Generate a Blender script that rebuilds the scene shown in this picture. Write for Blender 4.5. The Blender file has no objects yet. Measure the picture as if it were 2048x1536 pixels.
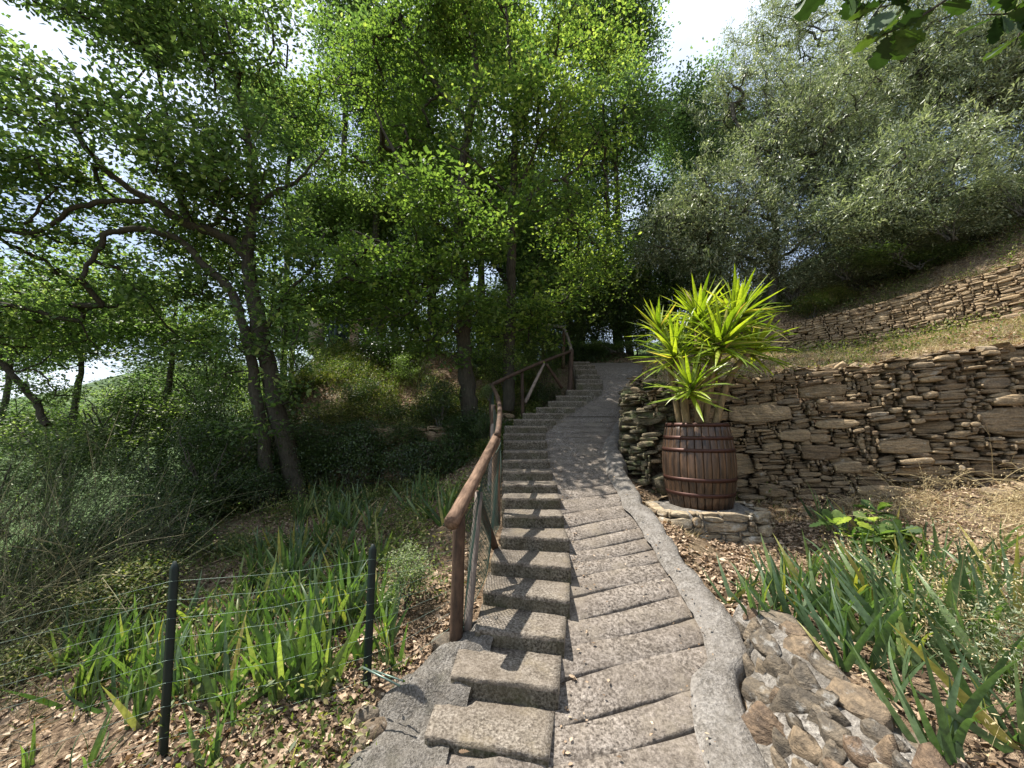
import bpy, math, random
import numpy as np
from mathutils import Vector, Matrix, Euler
R = math.radians
rng = np.random.default_rng(7)
random.seed(7)
SC = bpy.context.scene
COL = SC.collection

# ------------------------------------------------------------------ camera, world, sun
EYE = 1.7
TILT = math.atan(82 / 769)
cam = bpy.data.cameras.new('camera'); cam_o = bpy.data.objects.new('camera', cam); COL.objects.link(cam_o)
cam_o.location = (0, 0, EYE); cam_o.rotation_euler = (R(90) + TILT, 0, 0)
cam.sensor_width = 36; cam.lens = 36 * 769 / 2048; cam.clip_start = 0.05; cam.clip_end = 6000
SC.camera = cam_o
SUN = Vector((-0.42, 0.16, 0.89)).normalized()
w = bpy.data.worlds.new('World'); SC.world = w; w.use_nodes = True
nt = w.node_tree; nt.nodes.clear()
out = nt.nodes.new('ShaderNodeOutputWorld'); bg = nt.nodes.new('ShaderNodeBackground')
sky = nt.nodes.new('ShaderNodeTexSky'); sky.sky_type = 'NISHITA'; sky.sun_disc = False
sky.sun_elevation = math.asin(SUN.z); sky.sun_rotation = math.atan2(SUN.x, SUN.y)
sky.air_density = 1.0; sky.dust_density = 1.6; sky.ozone_density = 1.0
tc = nt.nodes.new('ShaderNodeTexCoord'); nz = nt.nodes.new('ShaderNodeTexNoise')
nz.inputs['Scale'].default_value = 2.3; nz.inputs['Detail'].default_value = 5
rp = nt.nodes.new('ShaderNodeValToRGB'); rp.color_ramp.elements[0].position = .36; rp.color_ramp.elements[1].position = .68
mx = nt.nodes.new('ShaderNodeMix'); mx.data_type = 'RGBA'
mx.inputs['B'].default_value = (7.6, 8.5, 10.0, 1)
nt.links.new(tc.outputs['Generated'], nz.inputs['Vector']); nt.links.new(nz.outputs['Fac'], rp.inputs['Fac'])
nt.links.new(rp.outputs['Color'], mx.inputs['Factor']); nt.links.new(sky.outputs['Color'], mx.inputs['A'])
nt.links.new(mx.outputs['Result'], bg.inputs['Color']); nt.links.new(bg.outputs['Background'], out.inputs['Surface'])
bg.inputs['Strength'].default_value = 0.08
sl = bpy.data.lights.new('sun', 'SUN'); sun_o = bpy.data.objects.new('sun', sl); COL.objects.link(sun_o)
sl.energy = 5.0; sl.angle = R(0.53); sl.color = (1, .945, .87)
sun_o.rotation_euler = SUN.to_track_quat('Z', 'Y').to_euler(); sun_o.location = (-20, 8, 40)
SC.view_settings.view_transform = 'Standard'; SC.view_settings.look = 'None'
SC.view_settings.exposure = 1.15; SC.view_settings.gamma = 1; SC.view_settings.use_curve_mapping = False
SC.cycles.use_denoising = True
SC.cycles.max_bounces = 6; SC.cycles.diffuse_bounces = 3; SC.cycles.transmission_bounces = 4; SC.cycles.glossy_bounces = 2
SC.cycles.sample_clamp_indirect = 6

# ------------------------------------------------------------------ helpers
CT, ST = math.cos(TILT), math.sin(TILT)
def ray(px, py):
    cx = (px - 1024) / 769; cz = -(py - 768) / 769
    f = CT - cz * ST; u = ST + cz * CT
    return cx / f, u / f                     # x per metre ahead, z per metre ahead
def at(px, py, Y):
    a, b = ray(px, py)
    return Vector((a * Y, Y, EYE + b * Y))

def vnoise(p, seed=0):
    """value noise, p (...,3) -> [0,1]"""
    p = np.asarray(p, float); i = np.floor(p).astype(np.int64); f = p - i; f = f * f * (3 - 2 * f)
    def h(x, y, z):
        n = (x * 374761393 + y * 668265263 + z * 2147483647 + seed * 1274126177) & 0x7fffffff
        n = ((n ^ (n >> 13)) * 1274126177) & 0x7fffffff
        n = ((n ^ (n >> 15)) * 668265263) & 0x7fffffff
        return ((n ^ (n >> 16)) & 0xffff) / 65535.0
    r = 0
    for a in (0, 1):
        for b in (0, 1):
            for c in (0, 1):
                wgt = (f[..., 0] if a else 1 - f[..., 0]) * (f[..., 1] if b else 1 - f[..., 1]) * (f[..., 2] if c else 1 - f[..., 2])
                r = r + wgt * h(i[..., 0] + a, i[..., 1] + b, i[..., 2] + c)
    return r
def fbm(p, seed=0, o=3):
    p = np.asarray(p, float)
    return sum(vnoise(p * 2 ** k, seed + k) * .5 ** k for k in range(o)) / sum(.5 ** k for k in range(o))

def np_mesh(name, V, F, mat, tint=None, smooth=False):
    """V (n,3), F (m,k) constant arity, or a list of such arrays"""
    Fs = F if isinstance(F, list) else [F]
    Fs = [np.asarray(f, np.int32) for f in Fs if len(f)]
    me = bpy.data.meshes.new(name)
    V = np.asarray(V, np.float32)
    me.vertices.add(len(V)); me.vertices.foreach_set('co', V.ravel())
    loops = np.concatenate([f.ravel() for f in Fs]); tot = np.concatenate([np.full(len(f), f.shape[1], np.int32) for f in Fs])
    me.loops.add(len(loops)); me.loops.foreach_set('vertex_index', loops)
    start = np.concatenate([[0], np.cumsum(tot)[:-1]]).astype(np.int32)
    me.polygons.add(len(tot)); me.polygons.foreach_set('loop_start', start)
    if smooth: me.polygons.foreach_set('use_smooth', np.ones(len(tot), bool))
    me.update(calc_edges=True)
    if tint is not None:
        a = me.attributes.new('tint', 'FLOAT', 'FACE'); a.data.foreach_set('value', np.asarray(tint, np.float32))
    me.materials.append(mat)
    return me

def link(name, me, parent=None, loc=None, rot=None, scale=None):
    o = bpy.data.objects.new(name, me); COL.objects.link(o)
    if parent is not None: o.parent = parent
    if loc is not None: o.location = loc
    if rot is not None: o.rotation_euler = rot
    if scale is not None: o.scale = scale
    return o
def tag(o, label=None, cat=None, group=None, kind=None):
    for k, v in (('label', label), ('category', cat), ('group', group), ('kind', kind)):
        if v: o[k] = v
    return o
def thing(name, label, cat, loc=(0, 0, 0), rz=0, group=None, kind=None):
    o = bpy.data.objects.new(name, None); COL.objects.link(o); o.empty_display_size = .1
    o.location = loc; o.rotation_euler = (0, 0, rz)
    return tag(o, label, cat, group, kind)
def part(name, V, F, mat, parent, tint=None, smooth=False):
    """V in world coordinates; stored relative to the parent"""
    V = np.asarray(V, float)
    if parent is not None:
        V = V - np.array(parent.location)
    return link(name, np_mesh(name, V, F, mat, tint, smooth), parent)

class Tubes:
    def __init__(s): s.V = []; s.F = []; s.n = 0
    def add(s, pts, rad, k=6, cap=True, wob=0.0, squash=None):
        pts = np.asarray([tuple(p) for p in pts], float); m = len(pts)
        rad = np.broadcast_to(np.asarray(rad, float), (m,)) if np.ndim(rad) == 0 or len(rad) == m else np.linspace(rad[0], rad[1], m)
        T = np.gradient(pts, axis=0); T /= (np.linalg.norm(T, axis=1, keepdims=True) + 1e-9)
        ref = np.array([0, 0, 1.]) if abs(T[0, 2]) < .9 else np.array([1., 0, 0])
        u = np.cross(T[0], ref); u /= np.linalg.norm(u)
        ang = np.arange(k) * 2 * np.pi / k; ca, sa = np.cos(ang), np.sin(ang)
        base = s.n; rows = []
        for i in range(m):
            u = u - T[i] * np.dot(u, T[i]); u /= (np.linalg.norm(u) + 1e-9); v = np.cross(T[i], u)
            rr = rad[i] * (1 + (rng.uniform(-wob, wob, k) if wob else 0))
            rows.append(pts[i] + (ca * rr)[:, None] * u + (sa * rr)[:, None] * v)
        s.V.append(np.concatenate(rows)); s.n += m * k
        i = np.arange(m - 1)[:, None] * k; j = np.arange(k)[None, :]; j2 = (j + 1) % k
        q = np.stack([base + i + j, base + i + j2, base + i + k + j2, base + i + k + j], -1).reshape(-1, 4)
        s.F.append(q)
        if cap and k >= 5:
            for b, rev in ((base, True), (base + (m - 1) * k, False)):
                c = pts[0] if rev else pts[-1]
                s.V.append(c[None]); ci = s.n; s.n += 1
                a = b + np.arange(k); bb = b + (np.arange(k) + 1) % k
                tri = np.stack([np.full(k, ci), bb, a, a], -1) if rev else np.stack([np.full(k, ci), a, bb, bb], -1)
                s.C = getattr(s, 'C', []); s.C.append(tri[:, :3])
    def data(s):
        F = [np.concatenate(s.F)]
        if getattr(s, 'C', None): F.append(np.concatenate(s.C))
        return np.concatenate(s.V), F
    def build(s, name, mat, parent, smooth=True):
        V, F = s.data(); return part(name, V, F, mat, parent, None, smooth)

def spline(pts, n):
    """Catmull-Rom through pts"""
    P = [np.array(tuple(p), float) for p in pts]; P = [2 * P[0] - P[1]] + P + [2 * P[-1] - P[-2]]
    out = []
    segs = len(P) - 3
    for t in np.linspace(0, segs - 1e-6, n):
        i = int(t); f = t - i; a, b, c, d = P[i:i + 4]
        out.append(.5 * ((2 * b) + (c - a) * f + (2 * a - 5 * b + 4 * c - d) * f * f + (3 * b - a - 3 * c + d) * f ** 3))
    return np.array(out)

def rvec(n, r=rng):
    v = r.normal(size=(n, 3)); return v / np.linalg.norm(v, axis=1, keepdims=True)

# ------------------------------------------------------------------ materials
def nodes(name):
    m = bpy.data.materials.new(name); m.use_nodes = True; t = m.node_tree; t.nodes.clear()
    return m, t, t.nodes.new('ShaderNodeOutputMaterial')
def ramp(t, stops):
    r = t.nodes.new('ShaderNodeValToRGB'); e = r.color_ramp.elements
    while len(e) < len(stops): e.new(.5)
    for k, (p, c) in enumerate(stops): e[k].position = p; e[k].color = (*c, 1)
    return r
def noise(t, vec, scale, detail=4, rough=.55, dist=0):
    n = t.nodes.new('ShaderNodeTexNoise'); n.inputs['Scale'].default_value = scale
    n.inputs['Detail'].default_value = detail; n.inputs['Roughness'].default_value = rough; n.inputs['Distortion'].default_value = dist
    if vec is not None: t.links.new(vec, n.inputs['Vector'])
    return n
def mixc(t, f, a, b, mode='MIX'):
    m = t.nodes.new('ShaderNodeMix'); m.data_type = 'RGBA'; m.blend_type = mode
    for sock, v in (('Factor', f), ('A', a), ('B', b)):
        if hasattr(v, 'default_value') or hasattr(v, 'is_linked'): t.links.new(v, m.inputs[sock])
        elif isinstance(v, tuple): m.inputs[sock].default_value = (*v, 1) if len(v) == 3 else v
        else: m.inputs[sock].default_value = v
    return m.outputs['Result']
def math_(t, op, a, b=None, c=None):
    m = t.nodes.new('ShaderNodeMath'); m.operation = op
    for i, v in enumerate((a, b, c)):
        if v is None: continue
        if isinstance(v, (int, float)): m.inputs[i].default_value = v
        else: t.links.new(v, m.inputs[i])
    return m.outputs[0]
def bump(t, h, strength, dist=.01, nrm=None):
    b = t.nodes.new('ShaderNodeBump'); b.inputs['Strength'].default_value = strength; b.inputs['Distance'].default_value = dist
    t.links.new(h, b.inputs['Height'])
    if nrm is not None: t.links.new(nrm, b.inputs['Normal'])
    return b.outputs['Normal']
def pos(t, scale=(1, 1, 1), rot=(0, 0, 0)):
    g = t.nodes.new('ShaderNodeNewGeometry'); mp = t.nodes.new('ShaderNodeMapping'); mp.inputs['Scale'].default_value = scale
    mp.inputs['Rotation'].default_value = rot
    t.links.new(g.outputs['Position'], mp.inputs['Vector']); return mp.outputs['Vector']
def tintrand(t):
    a = t.nodes.new('ShaderNodeAttribute'); a.attribute_name = 'tint'; oi = t.nodes.new('ShaderNodeObjectInfo')
    s = math_(t, 'ADD', a.outputs['Fac'], oi.outputs['Random']); return math_(t, 'FRACT', s)
def pbsdf(t, out, col, rough=.85, nrm=None, spec=.3, metal=0):
    p = t.nodes.new('ShaderNodeBsdfPrincipled')
    if isinstance(col, tuple): p.inputs['Base Color'].default_value = (*col, 1)
    else: t.links.new(col, p.inputs['Base Color'])
    if isinstance(rough, (int, float)): p.inputs['Roughness'].default_value = rough
    else: t.links.new(rough, p.inputs['Roughness'])
    p.inputs['Specular IOR Level'].default_value = spec; p.inputs['Metallic'].default_value = metal
    if nrm is not None: t.links.new(nrm, p.inputs['Normal'])
    if out is not None: t.links.new(p.outputs[0], out.inputs['Surface'])
    return p

def stone_mat(name, stops, lich=(.42, .40, .34), tiltdeg=6, lich_amt=.62, bumpy=.9, lam=(3.2, 3.2, 16)):
    m, t, o = nodes(name)
    v = pos(t, (1, 1, 1)); vl = pos(t, lam, (0, R(tiltdeg), 0))
    r = tintrand(t); base = ramp(t, stops); t.links.new(r, base.inputs['Fac'])
    n1 = noise(t, vl, 2.2, 6, .65); n2 = noise(t, v, 9, 6, .62); n3 = noise(t, v, 55, 3, .6)
    c = mixc(t, math_(t, 'MULTIPLY', n1.outputs['Fac'], .62), base.outputs['Color'], (.09, .067, .045), 'MIX')
    rr = ramp(t, [(.42, (.6, .6, .6)), (.62, (1.35, 1.3, 1.2))]); t.links.new(n1.outputs['Fac'], rr.inputs['Fac'])
    c = mixc(t, .85, c, rr.outputs['Color'], 'MULTIPLY')
    rl = ramp(t, [(lich_amt, (0, 0, 0)), (lich_amt + .1, (1, 1, 1))]); t.links.new(n2.outputs['Fac'], rl.inputs['Fac'])
    c = mixc(t, math_(t, 'MULTIPLY', rl.outputs['Color'], .6), c, lich)
    r3 = ramp(t, [(.35, (.72, .72, .72)), (.65, (1.2, 1.2, 1.2))]); t.links.new(n3.outputs['Fac'], r3.inputs['Fac'])
    c = mixc(t, .8, c, r3.outputs['Color'], 'MULTIPLY')
    b = bump(t, n1.outputs['Fac'], bumpy, .05); b = bump(t, n2.outputs['Fac'], .55, .03, b); b = bump(t, n3.outputs['Fac'], .5, .006, b)
    pbsdf(t, o, c, .88, b, .2); return m
def concrete_mat(name, dark, light, patch, speck=70, big=2.2, moss=None, bumpd=.012):
    m, t, o = nodes(name); v = pos(t)
    n1 = noise(t, v, big, 5, .6); n2 = noise(t, v, speck, 3, .7); n3 = noise(t, v, speck * 2.6, 2, .6); n4 = noise(t, v, 14, 4, .6)
    r2 = ramp(t, [(.38, dark), (.5, tuple((a + b) / 2 for a, b in zip(dark, light))), (.62, light)]); t.links.new(n2.outputs['Fac'], r2.inputs['Fac'])
    r1 = ramp(t, [(.42, (0, 0, 0)), (.6, (1, 1, 1))]); t.links.new(n1.outputs['Fac'], r1.inputs['Fac'])
    c = mixc(t, math_(t, 'MULTIPLY', r1.outputs['Color'], .55), r2.outputs['Color'], patch)
    r4 = ramp(t, [(.35, (.7, .68, .64)), (.65, (1.15, 1.15, 1.15))]); t.links.new(n4.outputs['Fac'], r4.inputs['Fac'])
    c = mixc(t, .8, c, r4.outputs['Color'], 'MULTIPLY')
    r3 = ramp(t, [(.3, (.6, .6, .6)), (.7, (1.3, 1.3, 1.3))]); t.links.new(n3.outputs['Fac'], r3.inputs['Fac'])
    c = mixc(t, .7, c, r3.outputs['Color'], 'MULTIPLY')
    if moss:
        n5 = noise(t, v, 3.1, 6, .7); r5 = ramp(t, [(.52, (0, 0, 0)), (.66, (1, 1, 1))]); t.links.new(n5.outputs['Fac'], r5.inputs['Fac'])
        c = mixc(t, math_(t, 'MULTIPLY', r5.outputs['Color'], .6), c, moss)
    b = bump(t, n4.outputs['Fac'], .35, .008); b = bump(t, n2.outputs['Fac'], .8, bumpd, b); b = bump(t, n3.outputs['Fac'], .5, .004, b)
    pbsdf(t, o, c, .9, b, .2); return m
def leaf_mat(name, stops, trans=.4, tcol=(.9, 1.15, .35), tmul=1.5, rough=.5, spec=.3):
    m, t, o = nodes(name)
    r = tintrand(t); c = ramp(t, stops); t.links.new(r, c.inputs['Fac'])
    nl_ = noise(t, pos(t), 38, 3, .6); rl_ = ramp(t, [(.3, (.68, .68, .62)), (.7, (1.3, 1.26, 1.2))]); t.links.new(nl_.outputs['Fac'], rl_.inputs['Fac'])
    cc = mixc(t, 1.0, c.outputs['Color'], rl_.outputs['Color'], 'MULTIPLY')
    p = pbsdf(t, None, cc, rough, None, spec)
    tr = t.nodes.new('ShaderNodeBsdfTranslucent')
    tc_ = mixc(t, 1.0, cc, tuple(x * tmul for x in tcol), 'MULTIPLY'); t.links.new(tc_, tr.inputs['Color'])
    mxs = t.nodes.new('ShaderNodeMixShader'); mxs.inputs[0].default_value = trans
    t.links.new(p.outputs[0], mxs.inputs[1]); t.links.new(tr.outputs[0], mxs.inputs[2]); t.links.new(mxs.outputs[0], o.inputs['Surface'])
    return m
def bark_mat(name, a, b_, sc=14, st=.9):
    m, t, o = nodes(name); v = pos(t, (1, 1, .22)); v2 = pos(t)
    n1 = noise(t, v, sc * 2.4, 5, .65, .6); n2 = noise(t, v2, 5, 3)
    r = ramp(t, [(.38, a), (.62, b_)]); t.links.new(n1.outputs['Fac'], r.inputs['Fac'])
    c = mixc(t, math_(t, 'MULTIPLY', n2.outputs['Fac'], .45), r.outputs['Color'], (.13, .13, .09))
    pbsdf(t, o, c, .92, bump(t, n1.outputs['Fac'], st, .03), .15); return m
def wood_mat(name, a, b_, rough=.75, scl=(1, 1, 1), spec=.3, st=.4, grain=26):
    m, t, o = nodes(name)
    tcn = t.nodes.new('ShaderNodeTexCoord'); mp = t.nodes.new('ShaderNodeMapping'); mp.inputs['Scale'].default_value = scl
    t.links.new(tcn.outputs['Object'], mp.inputs['Vector'])
    n1 = noise(t, mp.outputs['Vector'], grain, 5, .65, .4); n2 = noise(t, pos(t), 6, 3)
    r = ramp(t, [(.35, a), (.65, b_)]); t.links.new(n1.outputs['Fac'], r.inputs['Fac'])
    r2 = ramp(t, [(.3, (.65, .65, .65)), (.7, (1.2, 1.2, 1.2))]); t.links.new(n2.outputs['Fac'], r2.inputs['Fac'])
    c = mixc(t, .8, r.outputs['Color'], r2.outputs['Color'], 'MULTIPLY')
    rv = ramp(t, [(0, (.8, .8, .8)), (1, (1.2, 1.15, 1.1))]); t.links.new(tintrand(t), rv.inputs['Fac'])
    c = mixc(t, 1.0, c, rv.outputs['Color'], 'MULTIPLY')
    pbsdf(t, o, c, rough, bump(t, n1.outputs['Fac'], st, .006), spec); return m
def plain(name, col, rough=.5, metal=0, spec=.4):
    m, t, o = nodes(name); n = noise(t, pos(t), 30, 3)
    r = ramp(t, [(.3, tuple(c * .75 for c in col)), (.7, tuple(c * 1.2 for c in col))]); t.links.new(n.outputs['Fac'], r.inputs['Fac'])
    pbsdf(t, o, r.outputs['Color'], rough, None, spec, metal); return m

M = {}
M['stone'] = stone_mat('dry_stone', [(0, (.20, .145, .09)), (.35, (.33, .25, .155)), (.65, (.43, .33, .205)), (1, (.29, .24, .175))])
M['stone_ochre'] = stone_mat('ochre_stone', [(0, (.33, .24, .145)), (.4, (.46, .345, .21)), (.7, (.53, .41, .265)), (1, (.40, .30, .2))], lich=(.5, .46, .38))
M['stone_pale'] = stone_mat('pale_stone', [(0, (.36, .30, .21)), (.5, (.5, .42, .3)), (1, (.42, .33, .22))], lich=(.6, .56, .48), lich_amt=.55)
M['stone_edge'] = stone_mat('edging_stone', [(0, (.10, .088, .07)), (.4, (.17, .148, .118)), (.7, (.23, .185, .13)), (1, (.15, .10, .07))], lich=(.34, .33, .3), lich_amt=.57, tiltdeg=35, lam=(6, 6, 10), bumpy=.7)
M['stone_mossy'] = stone_mat('mossy_stone', [(0, (.13, .12, .08)), (.5, (.2, .18, .12)), (1, (.25, .2, .13))], lich=(.10, .13, .05), lich_amt=.5)
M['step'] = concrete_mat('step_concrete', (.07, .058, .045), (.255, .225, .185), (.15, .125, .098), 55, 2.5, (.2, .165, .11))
M['riser'] = concrete_mat('mossy_shaded_riser_concrete', (.04, .034, .024), (.2, .18, .14), (.09, .078, .05), 55, 4, (.055, .06, .025))  # darker than the treads: riser shade painted into the colour, plus moss patches
M['ramp'] = concrete_mat('ramp_concrete', (.066, .055, .045), (.265, .232, .198), (.14, .118, .097), 48, 1.6, (.2, .17, .13))
M['groove'] = concrete_mat('groove_concrete', (.06, .05, .035), (.14, .12, .09), (.1, .08, .06), 50)
M['kerb'] = concrete_mat('kerb_concrete', (.11, .10, .087), (.24, .222, .198), (.155, .14, .122), 48, 5, (.235, .218, .195), .02)
M['mortar'] = concrete_mat('mortar', (.09, .082, .072), (.30, .28, .25), (.16, .145, .125), 38, 4, (.08, .072, .06), .03)
M['apron'] = concrete_mat('apron_concrete', (.07, .063, .054), (.25, .232, .205), (.135, .122, .104), 70, 4, (.10, .095, .07), .03)
M['oak'] = leaf_mat('oak_leaf', [(0, (.055, .095, .036)), (.5, (.105, .165, .058)), (.85, (.175, .24, .085)), (1, (.3, .36, .15))], .5, (1, 1.08, .55), 1.75)
M['oak_lit'] = leaf_mat('young_oak_leaf', [(0, (.045, .088, .028)), (.5, (.092, .152, .042)), (.85, (.155, .22, .06)), (1, (.28, .34, .11))], .52, (1, 1.05, .5), 1.75)
M['oak_far'] = leaf_mat('far_oak_leaf', [(0, (.055, .098, .045)), (.5, (.105, .165, .07)), (1, (.19, .25, .11))], .45, (.95, 1.1, .55), 1.6)
M['olive'] = leaf_mat('olive_leaf', [(0, (.10, .13, .075)), (.5, (.19, .235, .14)), (.85, (.31, .355, .24)), (1, (.44, .47, .35))], .3, (1, 1.1, .6), 1.3, .38, .5)
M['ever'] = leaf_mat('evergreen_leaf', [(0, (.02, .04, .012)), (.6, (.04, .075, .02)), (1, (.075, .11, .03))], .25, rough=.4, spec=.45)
M['hedge'] = leaf_mat('hedge_leaf', [(0, (.05, .08, .03)), (.5, (.10, .145, .055)), (.85, (.2, .25, .12)), (1, (.42, .45, .3))], .4)
M['weed'] = leaf_mat('weed_leaf', [(0, (.05, .08, .02)), (.5, (.1, .14, .035)), (.8, (.19, .2, .07)), (1, (.34, .28, .14))], .35)
M['oak_shaded'] = leaf_mat('shaded_overhanging_oak_leaf', [(0, (.02, .045, .014)), (.6, (.04, .085, .02)), (1, (.075, .12, .03))], .28, (1, 1.1, .4), 1.4)  # the branch's shade is put into the colour: darker, less translucent oak leaf
M['iris'] = leaf_mat('iris_leaf', [(0, (.05, .09, .035)), (.55, (.095, .15, .055)), (.88, (.17, .22, .08)), (.97, (.3, .31, .13)), (1, (.34, .27, .14))], .42, rough=.42, spec=.4)
M['iris_blue'] = leaf_mat('bluish_iris_leaf', [(0, (.06, .105, .055)), (.6, (.115, .17, .09)), (.9, (.15, .21, .07)), (1, (.38, .31, .1))], .4, rough=.4, spec=.4)
M['yucca'] = leaf_mat('yucca_leaf', [(0, (.11, .18, .02)), (.5, (.23, .31, .035)), (.88, (.36, .42, .07)), (.96, (.42, .36, .12)), (1, (.36, .27, .13))], .45, (1, 1.05, .3), 1.4, .35, .5)
M['dry'] = leaf_mat('dry_leaf', [(0, (.08, .055, .038)), (.4, (.22, .158, .11)), (.75, (.38, .285, .205)), (1, (.54, .44, .34))], .2, (1, .8, .5), 1.2, .8, .15)
M['straw'] = leaf_mat('straw', [(0, (.3, .23, .12)), (.6, (.46, .38, .22)), (1, (.58, .5, .32))], .2, (1, .9, .6), 1.2, .7, .2)
M['grass'] = leaf_mat('grass_blade', [(0, (.08, .12, .03)), (.5, (.16, .2, .05)), (.85, (.3, .3, .1)), (1, (.45, .38, .18))], .4)
M['broom'] = leaf_mat('broom_stem', [(0, (.07, .09, .045)), (.5, (.15, .16, .09)), (.8, (.25, .24, .15)), (1, (.36, .32, .22))], .1, rough=.7, spec=.2)
M['bark'] = bark_mat('oak_bark', (.012, .010, .008), (.05, .041, .031))
M['bark_grey'] = bark_mat('grey_bark', (.025, .023, .02), (.10, .09, .075))
M['yuccabark'] = bark_mat('yucca_bark', (.12, .08, .04), (.32, .22, .11), 10, .6)
M['rail'] = wood_mat('rail_wood', (.08, .052, .037), (.24, .16, .11), .88, (1, 1, .25), .12, .8)
M['rail_grey'] = wood_mat('weathered_wood', (.12, .10, .085), (.27, .23, .195), .8, (1, 1, .3))
M['rail_dark'] = wood_mat('dark_wood', (.035, .023, .015), (.10, .062, .04), .75, (1, 1, .3))
M['barrel'] = wood_mat('barrel_oak', (.016, .010, .007), (.11, .064, .036), .4, (1, 1, .1), .5, .8, 30)
M['hoop'] = plain('hoop_paint', (.05, .019, .012), .5, .5, .5)
M['stake'] = plain('green_steel', (.004, .011, .008), .5, .0, .3)
M['wire'] = plain('galvanised_wire', (.12, .17, .14), .45, .5)
M['netting'] = plain('green_netting', (.02, .05, .035), .6)
M['rust'] = plain('rusty_wire', (.1, .06, .04), .7, .3)
M['gate'] = plain('dark_gate_paint', (.012, .03, .026), .5)
M['pink'] = plain('pinkish_painted_board', (.42, .29, .22), .8)
M['pillar'] = plain('pale_plaster', (.36, .31, .24), .9)
M['soil'] = plain('barrel_soil', (.04, .028, .018), .95)
M['white'] = plain('white_flower', (.7, .7, .62), .7)

# ground: soil with leaf litter mottling, darker and mossier in places
m, t, o = nodes('soil_and_litter'); v = pos(t)
n1 = noise(t, v, 1.3, 5, .6); n2 = noise(t, v, 22, 5, .7); n3 = noise(t, v, 70, 3, .6)
r2 = ramp(t, [(.34, (.06, .042, .026)), (.5, (.17, .12, .078)), (.66, (.36, .27, .18))]); t.links.new(n2.outputs['Fac'], r2.inputs['Fac'])
r1 = ramp(t, [(.48, (0, 0, 0)), (.62, (1, 1, 1))]); t.links.new(n1.outputs['Fac'], r1.inputs['Fac'])
c = mixc(t, math_(t, 'MULTIPLY', r1.outputs['Color'], .22), r2.outputs['Color'], (.08, .085, .035))
n4 = noise(t, v, .8, 6, .7); r4 = ramp(t, [(.35, (.03, .055, .02)), (.65, (.09, .13, .045))]); t.links.new(n4.outputs['Fac'], r4.inputs['Fac'])
g = t.nodes.new('ShaderNodeNewGeometry'); sx = t.nodes.new('ShaderNodeSeparateXYZ'); t.links.new(g.outputs['Position'], sx.inputs[0])
fx = math_(t, 'MULTIPLY_ADD', sx.outputs['X'], -.35, -1.9); fx.node.use_clamp = True
fy = math_(t, 'MULTIPLY_ADD', sx.outputs['Y'], .4, -4.6); fy.node.use_clamp = True
c = mixc(t, math_(t, 'MAXIMUM', fx, fy), c, r4.outputs['Color'])
b = bump(t, n2.outputs['Fac'], 1, .05); b = bump(t, n3.outputs['Fac'], .8, .012, b)
pbsdf(t, o, c, .95, b, .1); M['ground'] = m
m, t, o = nodes('wooded_hill'); v = pos(t)
n1 = noise(t, v, .035, 6, .7); r1 = ramp(t, [(.35, (.035, .06, .03)), (.65, (.10, .14, .06))]); t.links.new(n1.outputs['Fac'], r1.inputs['Fac'])
pbsdf(t, o, r1.outputs['Color'], 1, None, .1); M['hill'] = m

# ------------------------------------------------------------------ stairs and ramp survey
STEP = [  # Yl/Yr from height rows: (Y, py_left, py_right, px_left, px_right)
 (2.20, 1468, 1510, 849, 1097), (2.50, 1349, 1375, 901, 1116), (2.82, 1256, 1276, 950, 1128), (3.14, 1180, 1201, 966, 1139),
 (3.46, 1120, 1134, 982, 1142), (3.80, 1070, 1077, 1001, 1139), (4.12, 1030, 1031, 1006, 1128), (4.42, 995, 996, 1004, 1121),
 (4.72, 968, 969, 1004, 1115), (5.02, 942, 943, 1005, 1105), (5.32, 921, 922, 1005, 1100), (5.60, 901, 902, 1006, 1095),
 (5.88, 881, 882, 1007, 1094), (6.16, 867, 867, 1007, 1090), (6.44, 852, 851, 1009, 1094), (6.72, 839, 837, 1027, 1112),
 (7.00, 827, 825, 1045, 1128), (7.30, 815, 813, 1072, 1150), (7.60, 803, 801, 1096, 1167), (7.90, 792, 790, 1112, 1187),
 (8.20, 781, 778, 1133, 1203), (8.50, 768, 764, 1153, 1206), (8.80, 759, 757, 1151, 1205), (9.10, 750, 748, 1153, 1200),
 (9.40, 738, 737, 1150, 1194), (9.75, 730, 729, 1146, 1190), (10.1, 723, 723, 1145, 1180)]
SZ = []; SL = []; SR = []
for (Y, pl, pr, xl, xr) in STEP:
    z = at((xl + xr) / 2, (pl + pr) / 2, Y).z
    SZ.append(z)
for i in range(len(STEP)):
    Y, pl, pr, xl, xr = STEP[i]; z = SZ[i]
    def fix(px, py):
        a, b = ray(px, py)
        if z < 1.0:
            yy = (z - EYE) / b; return Vector((a * yy, yy, z))
        return Vector((a * Y, Y, z))
    SL.append(fix(xl, pl)); SR.append(fix(xr, pr))
SYs = np.array([s[0] for s in STEP])
SZa = np.array(SZ)
ry = np.array([-2.0, 0.0, 1.2, 1.75, 2.12] + list(SYs[1:]) + [11.0, 13.0])
rz = np.array([-.5, -.25, -.12, -.06, -.02] + [SZ[i] - (SZ[i] - SZ[i - 1]) * .93 for i in range(1, len(SZ))] + [SZ[-1] + .12, SZ[-1] + .3])
def ramp_z(y): return np.interp(y, ry, rz)
sl_y = np.array([-2, 2.13, 2.15] + [p.y for p in SR] + [11, 13]); sl_x = np.array([-.55, -.5, .1] + [p.x for p in SR] + [1.9, 1.2])
def ramp_l(y): return np.interp(y, sl_y, sl_x)
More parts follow.
